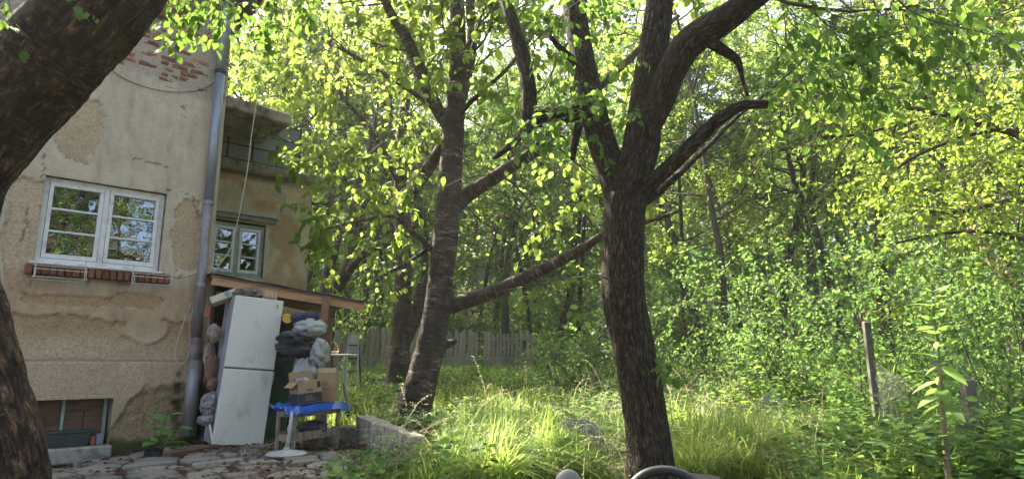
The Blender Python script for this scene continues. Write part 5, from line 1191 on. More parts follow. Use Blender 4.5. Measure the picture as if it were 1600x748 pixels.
for (a, b, z0, z1) in ((0.02, SL - 0.02, SH - 0.055, SH), (0.02, SL - 0.02, 0.15, 0.24)):
    for y in (0, 0.24):
        p = MB(); p.box(a, b, y - 0.014, y + 0.014, z0, z1, SF); obj('rail', p, M['old_wood'], stool, bevel=0.003)
for x in (0, SL):
    for z0, z1 in ((SH - 0.055, SH), (0.15, 0.22)):
        p = MB(); p.box(x - 0.012, x + 0.012, 0.02, 0.22, z0, z1, SF); obj('rail', p, M['old_wood'], stool, bevel=0.003)
M['blue'] = mat('blue_plastic', (0.025, 0.13, 0.52), (0.015, 0.085, 0.36), 3, 0.3, bump=0.05, spec=0.6)
s0 = SF((-0.20, -0.06, SH + 0.005)); s1 = SF((SL + 0.16, -0.05, SH + 0.05)); gx = s1 - s0; gy = SY * 0.33
grid = []
for a in np.linspace(0, 1, 28):
    rowp = []
    for b in np.linspace(0, 1, 11):
        wdt = 0.75 + 0.25 * min(1, a * 6, (1 - a) * 8); bb = (b - 0.5) * wdt + 0.5
        z = (0.055 * (abs(b - 0.5) * 2) ** 3 if b > 0.15 else (-0.05, 0.03)[b > 0.05]) if True else 0; z = z + 0.04 * max(0, a - 0.8) / 0.2 * -1 + 0.05 * max(0, 0.10 - a) / 0.1 + (0.02 if 0.35 < b < 0.65 else 0)
        z += 0.035 * math.sin(a * 3.14) - 0.01 + (0.025 if 0.12 < a < 0.2 else 0)
        rowp.append(s0 + gx * a + gy * (bb - 0.12) + np.array([0, 0, z]))
    grid.append(rowp)
p = MB(); p.sheet(grid, 0.008, (0, 0, 1)); o = obj('plastic_sled', p, M['blue'], None, smooth=True, base=s0); tag(o, 'bright blue plastic sled lying across the wooden stand', 'sled')
def card_box(name, label, fr, x, y, z, open_=True, band=False):
    T = thing(name, label, 'box', fr.o); p = MB(); w = 0.006
    p.box(0, x, 0, w, 0, z, fr); p.box(0, x, y - w, y, 0, z, fr); p.box(0, w, w, y - w, 0, z, fr); p.box(x - w, x, w, y - w, 0, z, fr); p.box(w, x - w, w, y - w, 0, w, fr)
    obj('carton_body', p, M['card'], T)
    if open_:
        p = MB(); p.box(0, x, y - w, y, 0, 0.10, Frame(fr((0, 0.01, z)), fr.ex, fr.ey, fr.ez + 0.1 * fr.ey)); obj('flap', p, M['card'], T)
        p = MB(); p.box(-0.09, 0, 0.0, y, -w, 0, Frame(fr((0, 0, z - 0.004)), fr.ex * 0.8 + fr.ez * 0.6, fr.ey, fr.ez * 0.8 - fr.ex * 0.6)); obj('flap', p, M['card'], T)
        p = MB(); p.blob(fr((x * 0.35, y * 0.5, z - 0.02)), (x * 0.25, y * 0.35, 0.05), 0.3, 2, 3); obj('contents', p, M['clear_bag'], T, smooth=True)
    else:
        p = MB(); p.box(w, x - w, w, y - w, z - w, z - 0.001, fr); obj('flap', p, M['card'], T)
        p = MB(); p.box(0, x * 0.98, -w, 0, 0, 0.07, Frame(fr((0.01 * x, 0, z)), fr.ex, fr.ey, fr.ez + 0.75 * fr.ey)); obj('flap', p, M['card'], T)
    if band:
        p = MB(); p.box(0.002, x - 0.002, -0.0025, -0.0006, 0.004, z * 0.46, fr); obj('printed_band', p, M['print'], T)
        p = MB(); p.box(-0.0025, -0.0006, 0.002, y - 0.002, 0.004, z * 0.46, fr); obj('printed_band', p, M['print'], T)
        p = MB(); p.box(x * 0.80, x * 0.94, -0.0025, -0.0006, z * 0.66, z * 0.94, fr); obj('printed_mark', p, M['print'], T)
        for k in range(4): p = MB(); p.box(x * (0.36 + 0.065 * k), x * (0.41 + 0.065 * k), -0.0025, -0.0006, z * 0.56, z * 0.63, fr); obj('printed_mark', p, M['print'], T)
        for k in range(3): p = MB(); p.box(x * 0.3, x * (0.7 - 0.06 * k), -0.0045, -0.0026, z * (0.12 + 0.09 * k), z * (0.16 + 0.09 * k), fr); obj('printed_mark', p, M['card_in'], T)
    else:
        p = MB(); a, b, c, d = x * 0.38, x * 0.60, z * 0.56, z * 0.78
        p.box(a, b, -0.0025, -0.0006, d - 0.008, d, fr); p.box(a, a + 0.008, -0.0025, -0.0006, c, d - 0.0085, fr); p.box(b - 0.008, b, -0.0025, -0.0006, c, d - 0.0085, fr); p.box(a + 0.012, b - 0.012, -0.0025, -0.0006, c, c + 0.02, fr)
        obj('printed_emblem', p, M['card_in'], T)
        for k in range(5): p = MB(); p.box(x * (0.22 + 0.12 * k), x * (0.31 + 0.12 * k), -0.0025, -0.0006, z * 0.40, z * 0.46, fr); obj('printed_mark', p, M['card_in'], T)
    return T
tz = math.atan2(0.07, 0.4)
b1x = nrm(SX * (0.98) + np.array([0.35, -0.1, 0.10])); b1z = nrm(np.array([0, 0, 1]) - b1x * b1x[2]); b1y = np.cross(b1z, b1x)
card_box('cardboard_box', 'open cardboard box with dark printed band on the blue sled', Frame(SF((0.06, 0.02, SH + 0.075)), b1x, b1y, b1z), 0.29, 0.20, 0.245, True, True)
b2x = nrm(np.array([1, 0.12, 0.0])); card_box('cardboard_box', 'taller closed cardboard box with small emblem at the right end of the sled', Frame(SF((0.42, 0.10, SH + 0.085)), b2x, np.cross((0, 0, 1), b2x), (0, 0, 1)), 0.21, 0.27, 0.33, False, False)
fc = gr(447, 716); fc[2] = G(fc[0], fc[1]) + 0.04; ped = thing('pedestal_stand', 'white round pedestal foot with pole under the blue sled', 'stand', fc)
M['old_white'] = mat('old_white_plastic', (0.50, 0.50, 0.47), (0.34, 0.33, 0.30), 7, 0.6, bump=0.1)
PFm = Frame(fc, (1, 0, 0), (0, 1, 0), (0, 0, 1))
obj('round_base', MB().lathe([(0, 0), (0.205, 0), (0.21, 0.012), (0.19, 0.026), (0.10, 0.04), (0.035, 0.055), (0.03, 0.08), (0, 0.08)], PFm, 28), M['old_white'], ped, smooth=False)
obj('pole', MB().tube([fc + (0, 0, 0.07), fc + (0.02, 0, 0.22), fc + (0.03, 0, 0.44)], [0.024, 0.02, 0.016], 12), M['old_white'], ped, smooth=True)
obj('collar', MB().lathe([(0.016, 0), (0.026, 0), (0.026, 0.05), (0.016, 0.05)], Frame(fc + (0.02, 0, 0.24), (1, 0, 0), (0, 1, 0), (0, 0, 1)), 12), M['old_white'], ped)
heap('rubbish_bag', 490, 668, 7.72, (0.16, 0.14, 0.08), M['black_bag'], 'dark bag stuffed under the wooden stand', 'bag', 0.3, 2.4, 63)
heap('white_pot', 497, 675, 7.65, (0.05, 0.05, 0.045), M['white_sheet'], 'small white lump lying under the wooden stand', 'pot', 0.1, 2.4, 73)
p = MB(); p.bar(at(537, 598, 8.2), at(545, 642, 8.1), 0.025, 0.02); p.v = p.v; o = obj('stick', p, M['old_wood'], None, base=at(545, 642, 8.1)); tag(o, 'thin wooden stick leaning beside the taller cardboard box', 'stick')

# basement niche: planter box, pots
n0 = HF((-1.60, -0.02, 0.052)); NF = Frame(n0, HU, -HN, (0, 0, 1))
pl = thing('planter_box', 'dark green plastic planter trough in the basement niche', 'planter', n0)
p = MB(); a = [NF(v) for v in ((0.02, 0, 0), (0.43, 0, 0), (0.43, 0.13, 0), (0.02, 0.13, 0), (0, -0.015, 0.15), (0.46, -0.015, 0.15), (0.46, 0.15, 0.15), (0, 0.15, 0.15))]
p.add(a, [(0, 3, 2, 1), (4, 5, 6, 7), (0, 1, 5, 4), (1, 2, 6, 5), (2, 3, 7, 6), (3, 0, 4, 7)]); M['planter'] = mat('planter_green', (0.045, 0.075, 0.06), (0.03, 0.05, 0.042), 5, 0.6, bump=0.1)
obj('trough', p, M['planter'], pl, bevel=0.006)
p = MB(); p.box(-0.012, 0.472, -0.027, 0.162, 0.15, 0.178, NF); obj('rim', p, M['planter'], pl, bevel=0.006)
for (t_, w, h_, m_, nm, lb) in ((-1.045, 0.075, 0.12, mat('lilac_pot', (0.30, 0.28, 0.34), None, 5, 0.6, bump=0), 'flower_pot', 'small lilac square pot at the right of the basement niche'), (-1.115, 0.055, 0.10, mat('terracotta', (0.30, 0.12, 0.06), None, 6, 0.8, bump=0.2), 'flower_pot', 'small terracotta pot between green trough and lilac pot')):
    q = HF((t_, -0.04, 0.052)); p = MB(); fr = Frame(q, HU, -HN, (0, 0, 1)); w2 = w * 0.85
    p.add([fr(v) for v in ((-w2 / 2, 0, 0), (w2 / 2, 0, 0), (w2 / 2, w2, 0), (-w2 / 2, w2, 0), (-w / 2, -0.006, h_), (w / 2, -0.006, h_), (w / 2, w, h_), (-w / 2, w, h_))], [(0, 3, 2, 1), (4, 5, 6, 7), (0, 1, 5, 4), (1, 2, 6, 5), (2, 3, 7, 6), (3, 0, 4, 7)])
    o = obj(nm, p, m_, None, bevel=0.005, base=q); tag(o, lb, 'pot')
# wire racks on the brick sill
M['wire'] = mat('white_wire', (0.62, 0.58, 0.48), (0.45, 0.4, 0.3), 12, 0.5, bump=0)
for (t0, t1, lb) in ((-1.92, -1.40, 'white wire planter rack hanging from the left of the sill'), (-0.95, -0.48, 'white wire planter rack hanging from the right of the sill')):
    rk = thing('wire_rack', lb, 'rack', HF((t0, 0.1, 1.9))); 
    for s_, z_ in ((0.125, 2.07), (0.24, 2.02), (0.24, 1.93), (0.135, 1.91)):
        obj('wire_rail', MB().tube([HF((t0, s_, z_)), HF((t1, s_, z_))], 0.0055, 5), M['wire'], rk)
    for t_ in (t0 + 0.02, t1 - 0.02):
        obj('wire_bracket', MB().tube([HF((t_, 0.11, 2.16)), HF((t_, 0.13, 2.07)), HF((t_, 0.24, 2.02)), HF((t_, 0.24, 1.93)), HF((t_, 0.135, 1.91)), HF((t_, 0.125, 2.05))], 0.0055, 5), M['wire'], rk)
# cables
def cable(name, pts, r, m, label, cat='cable'):
    P, _ = smooth_path(pts, [r] * len(pts), 0.05); o = obj(name, MB().tube(P, r, 6), m, None, smooth=True, base=pts[-1]); return tag(o, label, cat)
cable('cable', [HF((0.42, 0.06, 4.88)), HF((0.36, 0.10, 4.2)), HF((0.33, 0.10, 3.5)), HF((0.22, 0.10, 2.6)), HF((0.05, 0.16, 2.25)), HF((-0.05, 0.20, 2.1))], 0.006, M['wire'], 'pale cable hanging from the canopy slab across the corner')
cable('cable', [HF((-0.22, 0.05, 1.75)), HF((-0.30, 0.07, 1.45)), HF((-0.36, 0.08, 1.10)), HF((-0.28, 0.09, 0.98)), HF((-0.20, 0.10, 1.10)), HF((-0.22, 0.09, 1.5)), HF((-0.17, 0.10, 1.8))], 0.005, M['wire'], 'pale cable loop dangling left of the downpipe')
cable('cable', [HF((-1.5, 0.03, 4.66)), HF((-1.2, 0.04, 4.52)), HF((-0.8, 0.04, 4.50)), HF((-0.4, 0.04, 4.62)), HF((-0.15, 0.04, 4.83))], 0.005, M['iron'], 'thin dark wire sagging across the wall below the bricks')
cable('wire', [HF((-0.62, 0.03, 2.12)), HF((-0.45, 0.05, 2.06)), HF((-0.3, 0.05, 2.08)), HF((-0.16, 0.07, 2.15))], 0.004, M['iron'], 'short wire between the window sill and the downpipe', 'wire')
cable('washing_line', [at(703, 466, 9.75), at(780, 455, 8.6), at(862, 439, 7.2), at(944, 427, 5.5)], 0.005, M['iron'], 'cord strung from the cherry to the forked tree', 'cord')

# ------------------------------------------------------------------ picket fence, ladder, garden table
M['picket'] = mat('picket_wood', (0.36, 0.30, 0.22), (0.19, 0.155, 0.11), 5, 0.9, bump=0.4, stretch=(4, 4, 0.6), rnd=0.3)
fa = np.array([-5.3, 16.8]); fb = np.array([0.75, 21.0]); fd = nrm(fb - fa); flen = np.linalg.norm(fb - fa)
fence = thing('picket_fence', 'weathered grey wooden picket fence across the back of the glade', 'fence', (fa[0], fa[1], G(*fa)))
rg = np.random.default_rng(12); pk = []
for k in range(4):
    mb = MB(); h = 1.2; w = 0.10 + 0.015 * (k % 2)
    mb.prism([(-w / 2, 0), (w / 2, 0), (w / 2, h - 0.04), (w * 0.25, h), (-w * 0.25, h) if k % 2 else (-w / 2, h - 0.03), (-w / 2, h - 0.045)], -0.011, 0.011, Frame((0, 0, 0), (1, 0, 0), (0, 0, 1), (0, -1, 0)))
    me = mesh_from(mb, 'picket', np.zeros(3)); me.materials.append(M['picket']); pk.append(me)
fn = np.array([fd[1], -fd[0], 0]); x = 0.0
while x < flen:
    q = fa + fd * x; zz = G(*q); ln = rg.normal(0, 0.025)
    fr = Frame((q[0] + fn[0] * 0.02, q[1] + fn[1] * 0.02, zz + 0.02), np.array([fd[0], fd[1], 0]) * math.cos(ln) + np.array([0, 0, 1]) * math.sin(ln), -fn, np.array([0, 0, 1]) * math.cos(ln) - np.array([fd[0], fd[1], 0]) * math.sin(ln))
    if rg.random() > 0.04: inst('picket', pk[int(rg.integers(4))], fmat(fr, (1, 1, rg.uniform(0.92, 1.04))), fence)
    x += 0.148 + rg.normal(0, 0.008)
for hz in (0.35, 0.95):
    for a, b in ((0, flen * 0.5), (flen * 0.5, flen)):
        qa = fa + fd * a; qb = fa + fd * b; p = MB(); p.bar((qa[0], qa[1], G(*qa) + hz), (qb[0], qb[1], G(*qb) + hz), 0.035, 0.07); obj('rail', p, M['picket'], fence)
for a in np.linspace(0.05, flen - 0.05, 5):
    q = fa + fd * a - np.array(fn[:2]) * 0.07; p = MB(); p.bar((q[0], q[1], G(*q) - 0.1), (q[0], q[1], G(*q) + 1.12), 0.09, 0.09); obj('post', p, M['picket'], fence)
M['alu'] = mat('ladder_metal', (0.42, 0.45, 0.48), (0.30, 0.32, 0.35), 6, 0.4, 0.5, bump=0.05)
lb = at(548, 592, 13.0); lb[2] = G(lb[0], lb[1]); ld = thing('stepladder', 'narrow metal stepladder standing in front of the fence', 'ladder', lb)
LF = Frame(lb, (1, 0.15, 0), (-.15, 1, 0), (0, 0, 1)); hh = 1.30
for x0, x1 in ((-0.15, -0.085), (0.15, 0.085)):
    obj('stile', MB().bar(LF((x0, 0, 0)), LF((x1, 0.25, hh)), 0.03, 0.05, LF.ey), M['alu'], ld)
    obj('rear_leg', MB().bar(LF((x0 * 1.1, 0.65, 0)), LF((x1, 0.28, hh)), 0.025, 0.025, LF.ey), M['iron'], ld)
for k in range(1, 5):
    f = k / 5; wv = 0.15 - 0.065 * f; p = MB(); p.box(-wv, wv, 0.25 * f - 0.02, 0.25 * f + 0.08, hh * f - 0.012, hh * f + 0.012, LF); obj('step', p, M['iron'], ld)
p = MB(); p.box(-0.09, 0.09, 0.215, 0.23, hh * 0.68, hh * 0.96, LF); obj('plate', p, M['white_sheet'], ld)
obj('top_handle', MB().tube([LF((-0.085, 0.25, hh)), LF((-0.06, 0.26, hh + 0.10)), LF((0.06, 0.26, hh + 0.10)), LF((0.085, 0.25, hh))], 0.018, 8), M['iron'], ld, smooth=True)
tb = at(528, 600, 10.6); tb[2] = G(tb[0], tb[1]); TF = Frame(tb, (1, 0.1, 0), (-.1, 1, 0), (0, 0, 1)); th = at(528, 553, 10.6)[2] - tb[2]
tbl = thing('garden_table', 'small white garden table behind the shed post', 'table', tb)
p = MB(); p.box(-0.30, 0.26, -0.2, 0.25, th - 0.02, th, TF); obj('table_top', p, M['white_paint'], tbl, bevel=0.006)
for x_ in (-0.26, 0.10):
    for y_ in (-0.16, 0.2): obj('leg', MB().bar(TF((x_, y_, 0)), TF((x_, y_, th - 0.02)), 0.02, 0.02), M['white_paint'], tbl)
bs = TF((-0.12, 0, th + 0.003)); bk = thing('basket', 'pale wicker basket with arched handle on the garden table', 'basket', bs)
obj('basket_body', MB().lathe([(0, 0), (0.08, 0), (0.11, 0.05), (0.10, 0.05), (0.07, 0.012), (0, 0.012)], Frame(bs, (1, 0, 0), (0, 1, 0), (0, 0, 1)), 16), M['cream'], bk)
obj('handle', MB().tube([bs + np.array([0.10 * math.cos(a), 0, 0.045 + 0.15 * math.sin(a)]) for a in np.linspace(0, math.pi, 12)], 0.008, 6), M['cream'], bk)

# ------------------------------------------------------------------ kerb blocks, pot, stones
def block(name, label, a, b, w, h, m, sink=0.05, dz=(0, 0)):
    a = np.asarray(a, float); b = np.asarray(b, float); ex = nrm((b - a) * (1, 1, 0)); ey = np.cross((0, 0, 1), ex); L = np.linalg.norm((b - a)[:2]); p = MB(); ns = 10; V = []
    rgg = np.random.default_rng(int(abs(a[0] * 100)))
    gsec = [(-w / 2, 0), (w / 2, 0), (w / 2, 1), (-w / 2, 1)]
    for i in range(ns + 1):
        f = i / ns; c = a + ex * L * f; hz = h + dz[0] * (1 - f) + dz[1] * f
        for (yy, zf) in gsec: V.append(c + ey * (yy + rgg.normal(0, 0.005)) + np.array([0, 0, -sink + zf * (hz + sink) + (rgg.normal(0, 0.006) if zf else 0)]))
    F = [(3, 2, 1, 0), tuple(ns * 4 + k for k in range(4))] + [(i * 4 + k, i * 4 + (k + 1) % 4, (i + 1) * 4 + (k + 1) % 4, (i + 1) * 4 + k) for i in range(ns) for k in range(4)]
    p.add(V, F); me = obj(name, p, m, None, base=a); return tag(me, label, 'kerb')
k0 = gr(566, 692); k1 = gr(650, 727)
block('concrete_kerb', 'long pale concrete kerb block slanting from the cherry towards the viewer', k0, k1, 0.17, 0.31, M['concrete'], 0.1, (0.03, -0.04))
block('concrete_kerb', 'short dark concrete block beside the wooden stand', gr(528, 690), gr(566, 694), 0.26, 0.20, M['concrete_moss'], 0.1)
block('concrete_kerb', 'stub of kerb half buried in grass under the long kerb', k1 + np.array([0.10, -0.12, 0]), k1 + np.array([0.45, -0.35, 0]), 0.2, 0.14, M['concrete_moss'], 0.1)
pt = np.array([-0.98, 7.6, 0.0]); pt[2] = G(pt[0], pt[1]); pot = thing('potted_plant', 'terracotta pot with pale leafy plant at the end of the kerb', 'plant', pt)
obj('pot', MB().lathe([(0, 0), (0.11, 0), (0.15, 0.20), (0.165, 0.20), (0.165, 0.245), (0.14, 0.245), (0.13, 0.21), (0, 0.21)], Frame(pt, (1, 0, 0), (0, 1, 0), (0, 0, 1)), 20), mat('terracotta_pot', (0.34, 0.15, 0.08), (0.24, 0.11, 0.06), 8, 0.85, bump=0.2), pot)
M['leaf_pale'] = leaf_mat('leaf_pale', (0.10, 0.19, 0.06), (0.17, 0.27, 0.10), (0.34, 0.40, 0.26), (0.35, 0.45, 0.12), 0.35)
def leafy(parent, m, stems, nl, size, rng, wide=1.0, stem_m='twig', r=0.005, f0=0.25, droop=0.2, rise=0.25):
    ml = one_leaf(m, wide)
    for pts in stems:
        P, Rd = smooth_path(pts, np.linspace(r, r * 0.5, len(pts)), 0.06); obj('stem', MB().tube(P, Rd, 6), M[stem_m], parent)
        for j in range(nl):
            f = f0 + (1 - f0) * (j + 0.5) / nl; i = min(int(f * (len(P) - 1)), len(P) - 2); a = j * 2.4 + rng.uniform(-.4, .4)
            d = nrm(np.array([math.cos(a), math.sin(a), rise + rng.normal(0, 0.2) - droop])); s_ = size * rng.uniform(0.65, 1.2) * (1.1 - 0.5 * f)
            inst('leaf', ml[int(rng.integers(4))], leaf_frame(P[i] + d * 0.03, d, np.array([0, 0, 1.0]) + rng.normal(0, 0.25, 3), s_), parent)
rng = np.random.default_rng(77)
leafy(pot, M['leaf_pale'], [[pt + (0, 0, .2), pt + (rng.normal(0, .06), rng.normal(0, .06), .32), pt + (rng.normal(0, .16), rng.normal(0, .12), .42)] for k in range(7)], 7, 0.13, rng, 1.1)
hp = gr(243, 726, -0.08); hp[2] = G(hp[0], hp[1]); wp = thing('leafy_weed', 'green leafy weed growing at the house corner by the downpipe', 'plant', hp)
leafy(wp, leaf_mat('leaf_weed', (0.07, 0.18, 0.04), (0.12, 0.27, 0.055), (0.17, 0.33, 0.07), (0.28, 0.50, 0.08), 0.35), [[hp, hp + (0.02, 0.0, .25), hp + (0.06, 0.05, .50)], [hp + (0.05, 0, 0), hp + (-0.04, 0.02, .22), hp + (-0.10, 0.05, .42)], [hp, hp + (0.12, .03, .2), hp + (.2, .05, .36)]], 9, 0.19, rng, 1.2)
st = np.array([-0.55, 7.0, 0.12]); p = MB(); p.tube([st, st + (0.11, 0.05, 0.28)], [0.014, 0.011], 7); o = obj('broken_stick', p, M['bark_pale'], None, base=st); tag(o, 'pale broken stick poking out of the grass by the potted plant', 'stick')
M['rock'] = mat('grey_rock', (0.26, 0.25, 0.24), (0.14, 0.135, 0.13), 6, 0.9, bump=0.5, bdist=0.01)
M['tarp'] = mat('dark_tarp', (0.10, 0.115, 0.14), (0.05, 0.055, 0.07), 5, 0.5, bump=0.4, bdist=0.01)
def stone(name, px, py, Y, rad, m, label, cat, seed): 
    c = at(px, py, Y); c[2] = G(c[0], c[1]) + rad[2] * 0.6; o = obj(name, MB().blob(c, rad, 0.3, 1.6, seed, None, 26, 16, False), m, None, base=(c[0], c[1], c[2] - rad[2])); tag(o, label, cat)
stone('tarp_bundle', 902, 690, 7.6, (0.30, 0.20, 0.24), M['tarp'], 'dark grey-blue tarpaulin bundle half hidden in the grass', 'tarpaulin', 3)
stone('flower_tub', 832, 690, 7.9, (0.10, 0.10, 0.17), M['tarp'], 'small dark tub hidden in the grass left of the tarpaulin', 'tub', 4)
stone('rock', 1502, 720, 5.3, (0.22, 0.16, 0.10), M['rock'], 'grey rock at the foot of the tall single-stemmed plant', 'rock', 5)
stone('rock', 1205, 605, 10.6, (0.22, 0.10, 0.26), M['rock'], 'pale upright stone at the far rim of the glade', 'rock', 6)

# ------------------------------------------------------------------ right side: wire fence, tall plant, bottle, crate
wf0 = at(1368, 620, 8.4); wf0[2] = G(wf0[0], wf0[1]); wf1 = at(1527, 690, 5.9); wf1[2] = G(wf1[0], wf1[1])
wf = thing('wire_fence', 'sagging chain-link fence on concrete posts at the right', 'fence', wf0)
M['post_c'] = mat('concrete_post', (0.17, 0.15, 0.12), (0.09, 0.085, 0.06), 9, 0.95, bump=0.5)
for q, zt_, w in ((wf0, at(1366, 502, 8.4)[2], 0.085), (wf1, at(1524, 592, 5.9)[2], 0.10)):
    p = MB(); p.bar(q - (0, 0, 0.1), (q[0] - 0.02, q[1], zt_), w, w); obj('post', p, M['post_c'], wf, bevel=0.012)
wa = wf0 + (0, 0, 0.05); wb = wf1 + (0, 0, 0.05); d = (wb - wa) * (1, 1, 0); L = np.linalg.norm(d); d = d / L; hgt0 = 1.0
mesh = MB(); sp = 0.065; nn = int(L / sp)
def wp_(a, z): a = min(max(a, 0), L); return wa + d * a + np.array([0, 0, z * (hgt0 - 0.35 * a / L)]) + np.array([-.05, 0, -0.06]) * math.sin(a / L * math.pi)
for k in range(-15, nn + 1):
    for sg in (1, -1):
        a0 = k * sp if sg > 0 else (nn - k) * sp; pts = []
        for f in np.linspace(0, 1, 6):
            a = a0 + sg * f * 1.0
            if 0 <= a <= L: pts.append(wp_(a, f))
        if len(pts) >= 2: mesh.tube(pts, 0.0012, 3, False)
obj('wire_mesh', mesh, M['iron'], wf, kind='stuff')
pb = at(1482, 760, 4.7); pb[2] = G(pb[0], pb[1]); tp = thing('tall_weed', 'tall single-stemmed plant with brown stalk and green top leaves at right', 'plant', pb)
stem = [pb, at(1478, 700, 4.7), at(1472, 640, 4.7), at(1468, 570, 4.7), at(1460, 500, 4.7), at(1455, 445, 4.7)]
lw = leaf_mat('leaf_tall_weed', (0.08, 0.16, 0.04), (0.14, 0.24, 0.06), (0.24, 0.33, 0.12), (0.45, 0.60, 0.08), 0.4)
P, Rd = smooth_path(stem, [0.020, 0.018, 0.016, 0.011, 0.008, 0.004], 0.05)
bark_tube('stalk', stem[:4], [0.022, 0.020, 0.017, 0.012], M['bark_pale'], tp, 10, 0.03, 0.15, (30, 30, 20), 4, lump=0.3)
obj('stem', MB().tube(P[len(P) // 2:], Rd[len(P) // 2:], 8), mat('green_stem', (0.10, 0.14, 0.05), None, 8, 0.7, bump=0), tp)
ml = one_leaf(lw, 0.65)
for j in range(40):
    f = 0.46 + 0.54 * (j / 40); i = min(int(f * (len(P) - 1)), len(P) - 2); a = j * 2.4; dd = nrm(np.array([math.cos(a), math.sin(a), 0.25 + rng.normal(0, 0.25) - 0.6 * (f < 0.65)]))
    inst('leaf', ml[int(rng.integers(4))], leaf_frame(P[i], dd, np.array([0, 0, 1.0]) + rng.normal(0, .3, 3), 0.22 * rng.uniform(0.5, 1.2) * (1.25 - 0.6 * f)), tp)
sp0 = at(1166, 615, 9.0); sp0[2] = G(sp0[0], sp0[1]); sap = thing('sapling', 'bright yellow-green sapling shoots in the sunlit back of the glade', 'sapling', sp0)
leafy(sap, M['leaf_y'], [[sp0 + (rng.normal(0, .1), 0, 0), sp0 + (rng.normal(0, .12), rng.normal(0, .1), .5), sp0 + (rng.normal(0, .25), rng.normal(0, .2), rng.uniform(.8, 1.15))] for k in range(9)], 11, 0.15, rng, 1.0, 'twig', 0.006, 0.3)
th0 = at(1362, 760, 4.9); th0[2] = G(th0[0], th0[1]); ths = thing('thistle_shoot', 'pale lit shoot with few leaves in the near grass at right', 'plant', th0)
leafy(ths, M['leaf_y'], [[th0, th0 + (0.02, 0, .15), th0 + (0.03, 0, .30)]], 7, 0.11, rng)
for i_, (x_, y_) in enumerate(((545, 746), (715, 738), (770, 733), (605, 745))):
    q = gr(x_, y_); q[2] = G(q[0], q[1]); dk = thing('dock_plant', ('broad-leaved plant in the grass before the kerb', 'broad-leaved plant just right of the kerb end', 'broad-leaved plant at the bottom below the sunlit grass', 'small broad-leaved plant below the kerb')[i_], 'plant', q)
    leafy(dk, M['leaf_s'], [[q, q + (rng.normal(0, .05), rng.normal(0, .05), .12), q + (rng.normal(0, .12), rng.normal(0, .1), .25)] for k in range(3)], 6, 0.14, rng, 1.25)
bo = at(1460, 690, 6.2); M['bottle'] = mat('blue_bottle', (0.05, 0.22, 0.50), (0.04, 0.16, 0.40), 5, 0.25, bump=0.1)
bt = thing('plastic_bottle', 'crumpled light blue plastic bottle lying in the grass at right', 'bottle', bo); bd = nrm((0.8, 0.1, -0.45))
BFm = Frame(bo - bd * 0.1, np.cross(bd, (0, 1, 0)), (0, 1, 0), bd)
obj('bottle_body', MB().lathe([(0, 0.0), (0.016, 0.0), (0.018, 0.03), (0.042, 0.06), (0.045, 0.10), (0.038, 0.13), (0.045, 0.16), (0.043, 0.21), (0, 0.215)], BFm, 14), M['bottle'], bt, smooth=True)
obj('cap', MB().lathe([(0, -0.018), (0.02, -0.018), (0.02, -0.001), (0, -0.001)], BFm, 12), mat('bottle_cap', (0.03, 0.10, 0.45), None, 5, 0.4, bump=0), bt)
cr = at(1490, 565, 8.6); crf = Frame(cr, (1, -.3, 0), (.3, 1, 0), (0, 0, 1)); crt = thing('plastic_crate', 'pale blue lattice crate glimpsed through the shrubs at right', 'crate', (cr[0], cr[1], cr[2] - 0.12))
M['paleblue'] = mat('pale_blue_plastic', (0.42, 0.52, 0.60), (0.32, 0.42, 0.5), 5, 0.5, bump=0)
for z_ in (-0.12, 0.0, 0.10): obj('band', MB().box(-0.25, 0.25, 0, 0.02, z_, z_ + 0.03, crf), M['paleblue'], crt)
for x_ in np.linspace(-0.24, 0.22, 9): obj('bar', MB().box(x_, x_ + 0.02, 0.004, 0.016, -0.09, 0.10, crf), M['paleblue'], crt)
obj('tray', MB().box(-0.25, 0.25, 0.025, 0.35, -0.12, -0.10, crf), M['paleblue'], crt)

# ------------------------------------------------------------------ small vehicle at the bottom edge
vb = np.array([0.62, 2.35, 0.0]); veh = thing('small_vehicle', 'black steering wheel and dark panel poking up at the bottom edge', 'vehicle', vb)
M['black_rim'] = mat('black_rim', (0.012, 0.013, 0.017), (0.009, 0.009, 0.011), 30, 0.45, bump=0.15, bscale=90, bdist=0.002)
M['dark_panel'] = mat('dark_panel', (0.007, 0.007, 0.009), (0.005, 0.005, 0.006), 8, 0.85, bump=0.2, spec=0.08)
wt = at(1036, 734, 2.3); wn_ = nrm((0.0, -0.80, 0.60)); wy_ = nrm(np.array([0, 0.60, 0.80])); Rw = 0.145
wc = wt - wy_ * Rw; pts = [wc + Rw * (math.cos(a) * np.array([1.0, 0, 0]) + math.sin(a) * wy_) for a in np.linspace(0, 2 * math.pi, 49)]
obj('steering_wheel', MB().tube(pts, 0.0165, 12, False), M['black_rim'], veh, smooth=True)
sw = veh.children[0]
for a in (R(30), R(150), R(270)): obj('spoke', MB().bar(wc, wc + (Rw - 0.012) * (math.cos(a) * np.array([1.0, 0, 0]) + math.sin(a) * wy_) - wn_ * 0.0, 0.035, 0.010, wn_), M['black_rim'], sw)
obj('hub', MB().lathe([(0, 0.02), (0.05, 0.02), (0.06, -0.02), (0, -0.02)], Frame(wc, (1, 0, 0), wy_, wn_), 18), M['black_rim'], sw)
obj('column', MB().tube([wc, wc - wn_ * 0.35, wc - wn_ * 0.55 - np.array([0, 0, 0.2])], 0.022, 10), M['dark_panel'], veh)
pp = at(1120, 762, 2.6); p = MB(); p.box(-0.06, 0.11, 0, 0.35, -0.03, 0.0, Frame(pp, (1, 0.0, -0.10), (0, 1, 0.0), (0.10, 0, 1))); obj('side_panel', p, M['dark_panel'], veh, bevel=0.006)
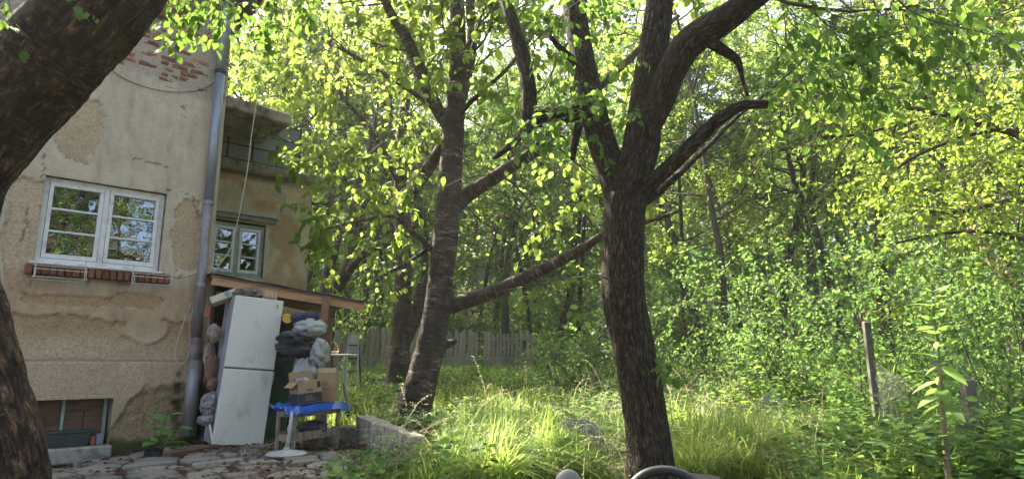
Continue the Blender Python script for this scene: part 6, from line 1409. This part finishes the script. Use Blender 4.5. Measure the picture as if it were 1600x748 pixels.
p = MB(); p.box(0.35, 1.1, 2.45, 3.2, 0.12, 0.40); obj('body', p, M['dark_panel'], veh, bevel=0.04)
for x_ in (0.30, 1.15):
    p = MB(); p.lathe([(0.05, -0.06), (0.16, -0.06), (0.19, -0.03), (0.19, 0.03), (0.16, 0.06), (0.05, 0.06), (0.05, -0.06)], Frame((x_, 2.9, 0.19), (0, 1, 0), (0, 0, 1), (1, 0, 0)), 22); obj('wheel', p, M['rubber'], veh)
gc = at(888, 753, 2.2); p = MB(); p.blob(gc, (0.042, 0.022, 0.042), 0.02, 1.0, 1, None, 24, 14, False); p.bar(gc - (0, 0, 0.03), gc - (-0.05, -0.25, 0.4), 0.02, 0.02); obj('mirror', p, mat('grey_plastic_cap', (0.20, 0.20, 0.195), (0.15, 0.15, 0.145), 14, 0.6, bump=0), veh, smooth=True)

# neighbour's house behind the viewer
nb = np.array([9.5, -8.5, 0]); NBF = Frame(nb, (0.72, 0.69, 0), (0.69, -0.72, 0), (0, 0, 1))
nh = thing('neighbour_house', 'pinkish house behind the viewer, mirrored in the window panes', 'house', nb)
p = MB(); p.box(-6, 6, 0, 7, -0.3, 4.4, NBF); obj('wall', p, mat('pink_render', (0.62, 0.52, 0.46), (0.52, 0.43, 0.38), 3, 0.9, bump=0.2), nh)
p = MB(); p.prism([(-0.5, 4.4), (7.5, 4.4), (3.5, 5.6)], -6.4, 6.4, Frame(nb, NBF.ey, (0, 0, 1), NBF.ex)); obj('roof', p, M['roof_felt'], nh)
for x_ in (-4, -1.2, 1.6, 4.2): p = MB(); p.box(x_ - .5, x_ + .5, -0.03, -0.005, 2.2, 3.6, NBF); obj('window', p, M['dark_in'], nh)

# ------------------------------------------------------------------ the air between
def build_haze():
    t = NT('haze_air'); v = t.n('ShaderNodeVolumePrincipled')
    v.inputs['Color'].default_value = (0.93, 0.96, 0.92, 1); v.inputs['Density'].default_value = 0.0006; v.inputs['Anisotropy'].default_value = 0.35
    t.l(v.outputs[0], t.out.inputs['Volume'])
    o = obj('haze', MB().box(-170, 170, -70, 270, -2.5, 50), t.m); o['kind'] = 'stuff'; o['label'] = 'thin summer haze in the air of the wood'; o['category'] = 'haze'
build_haze()
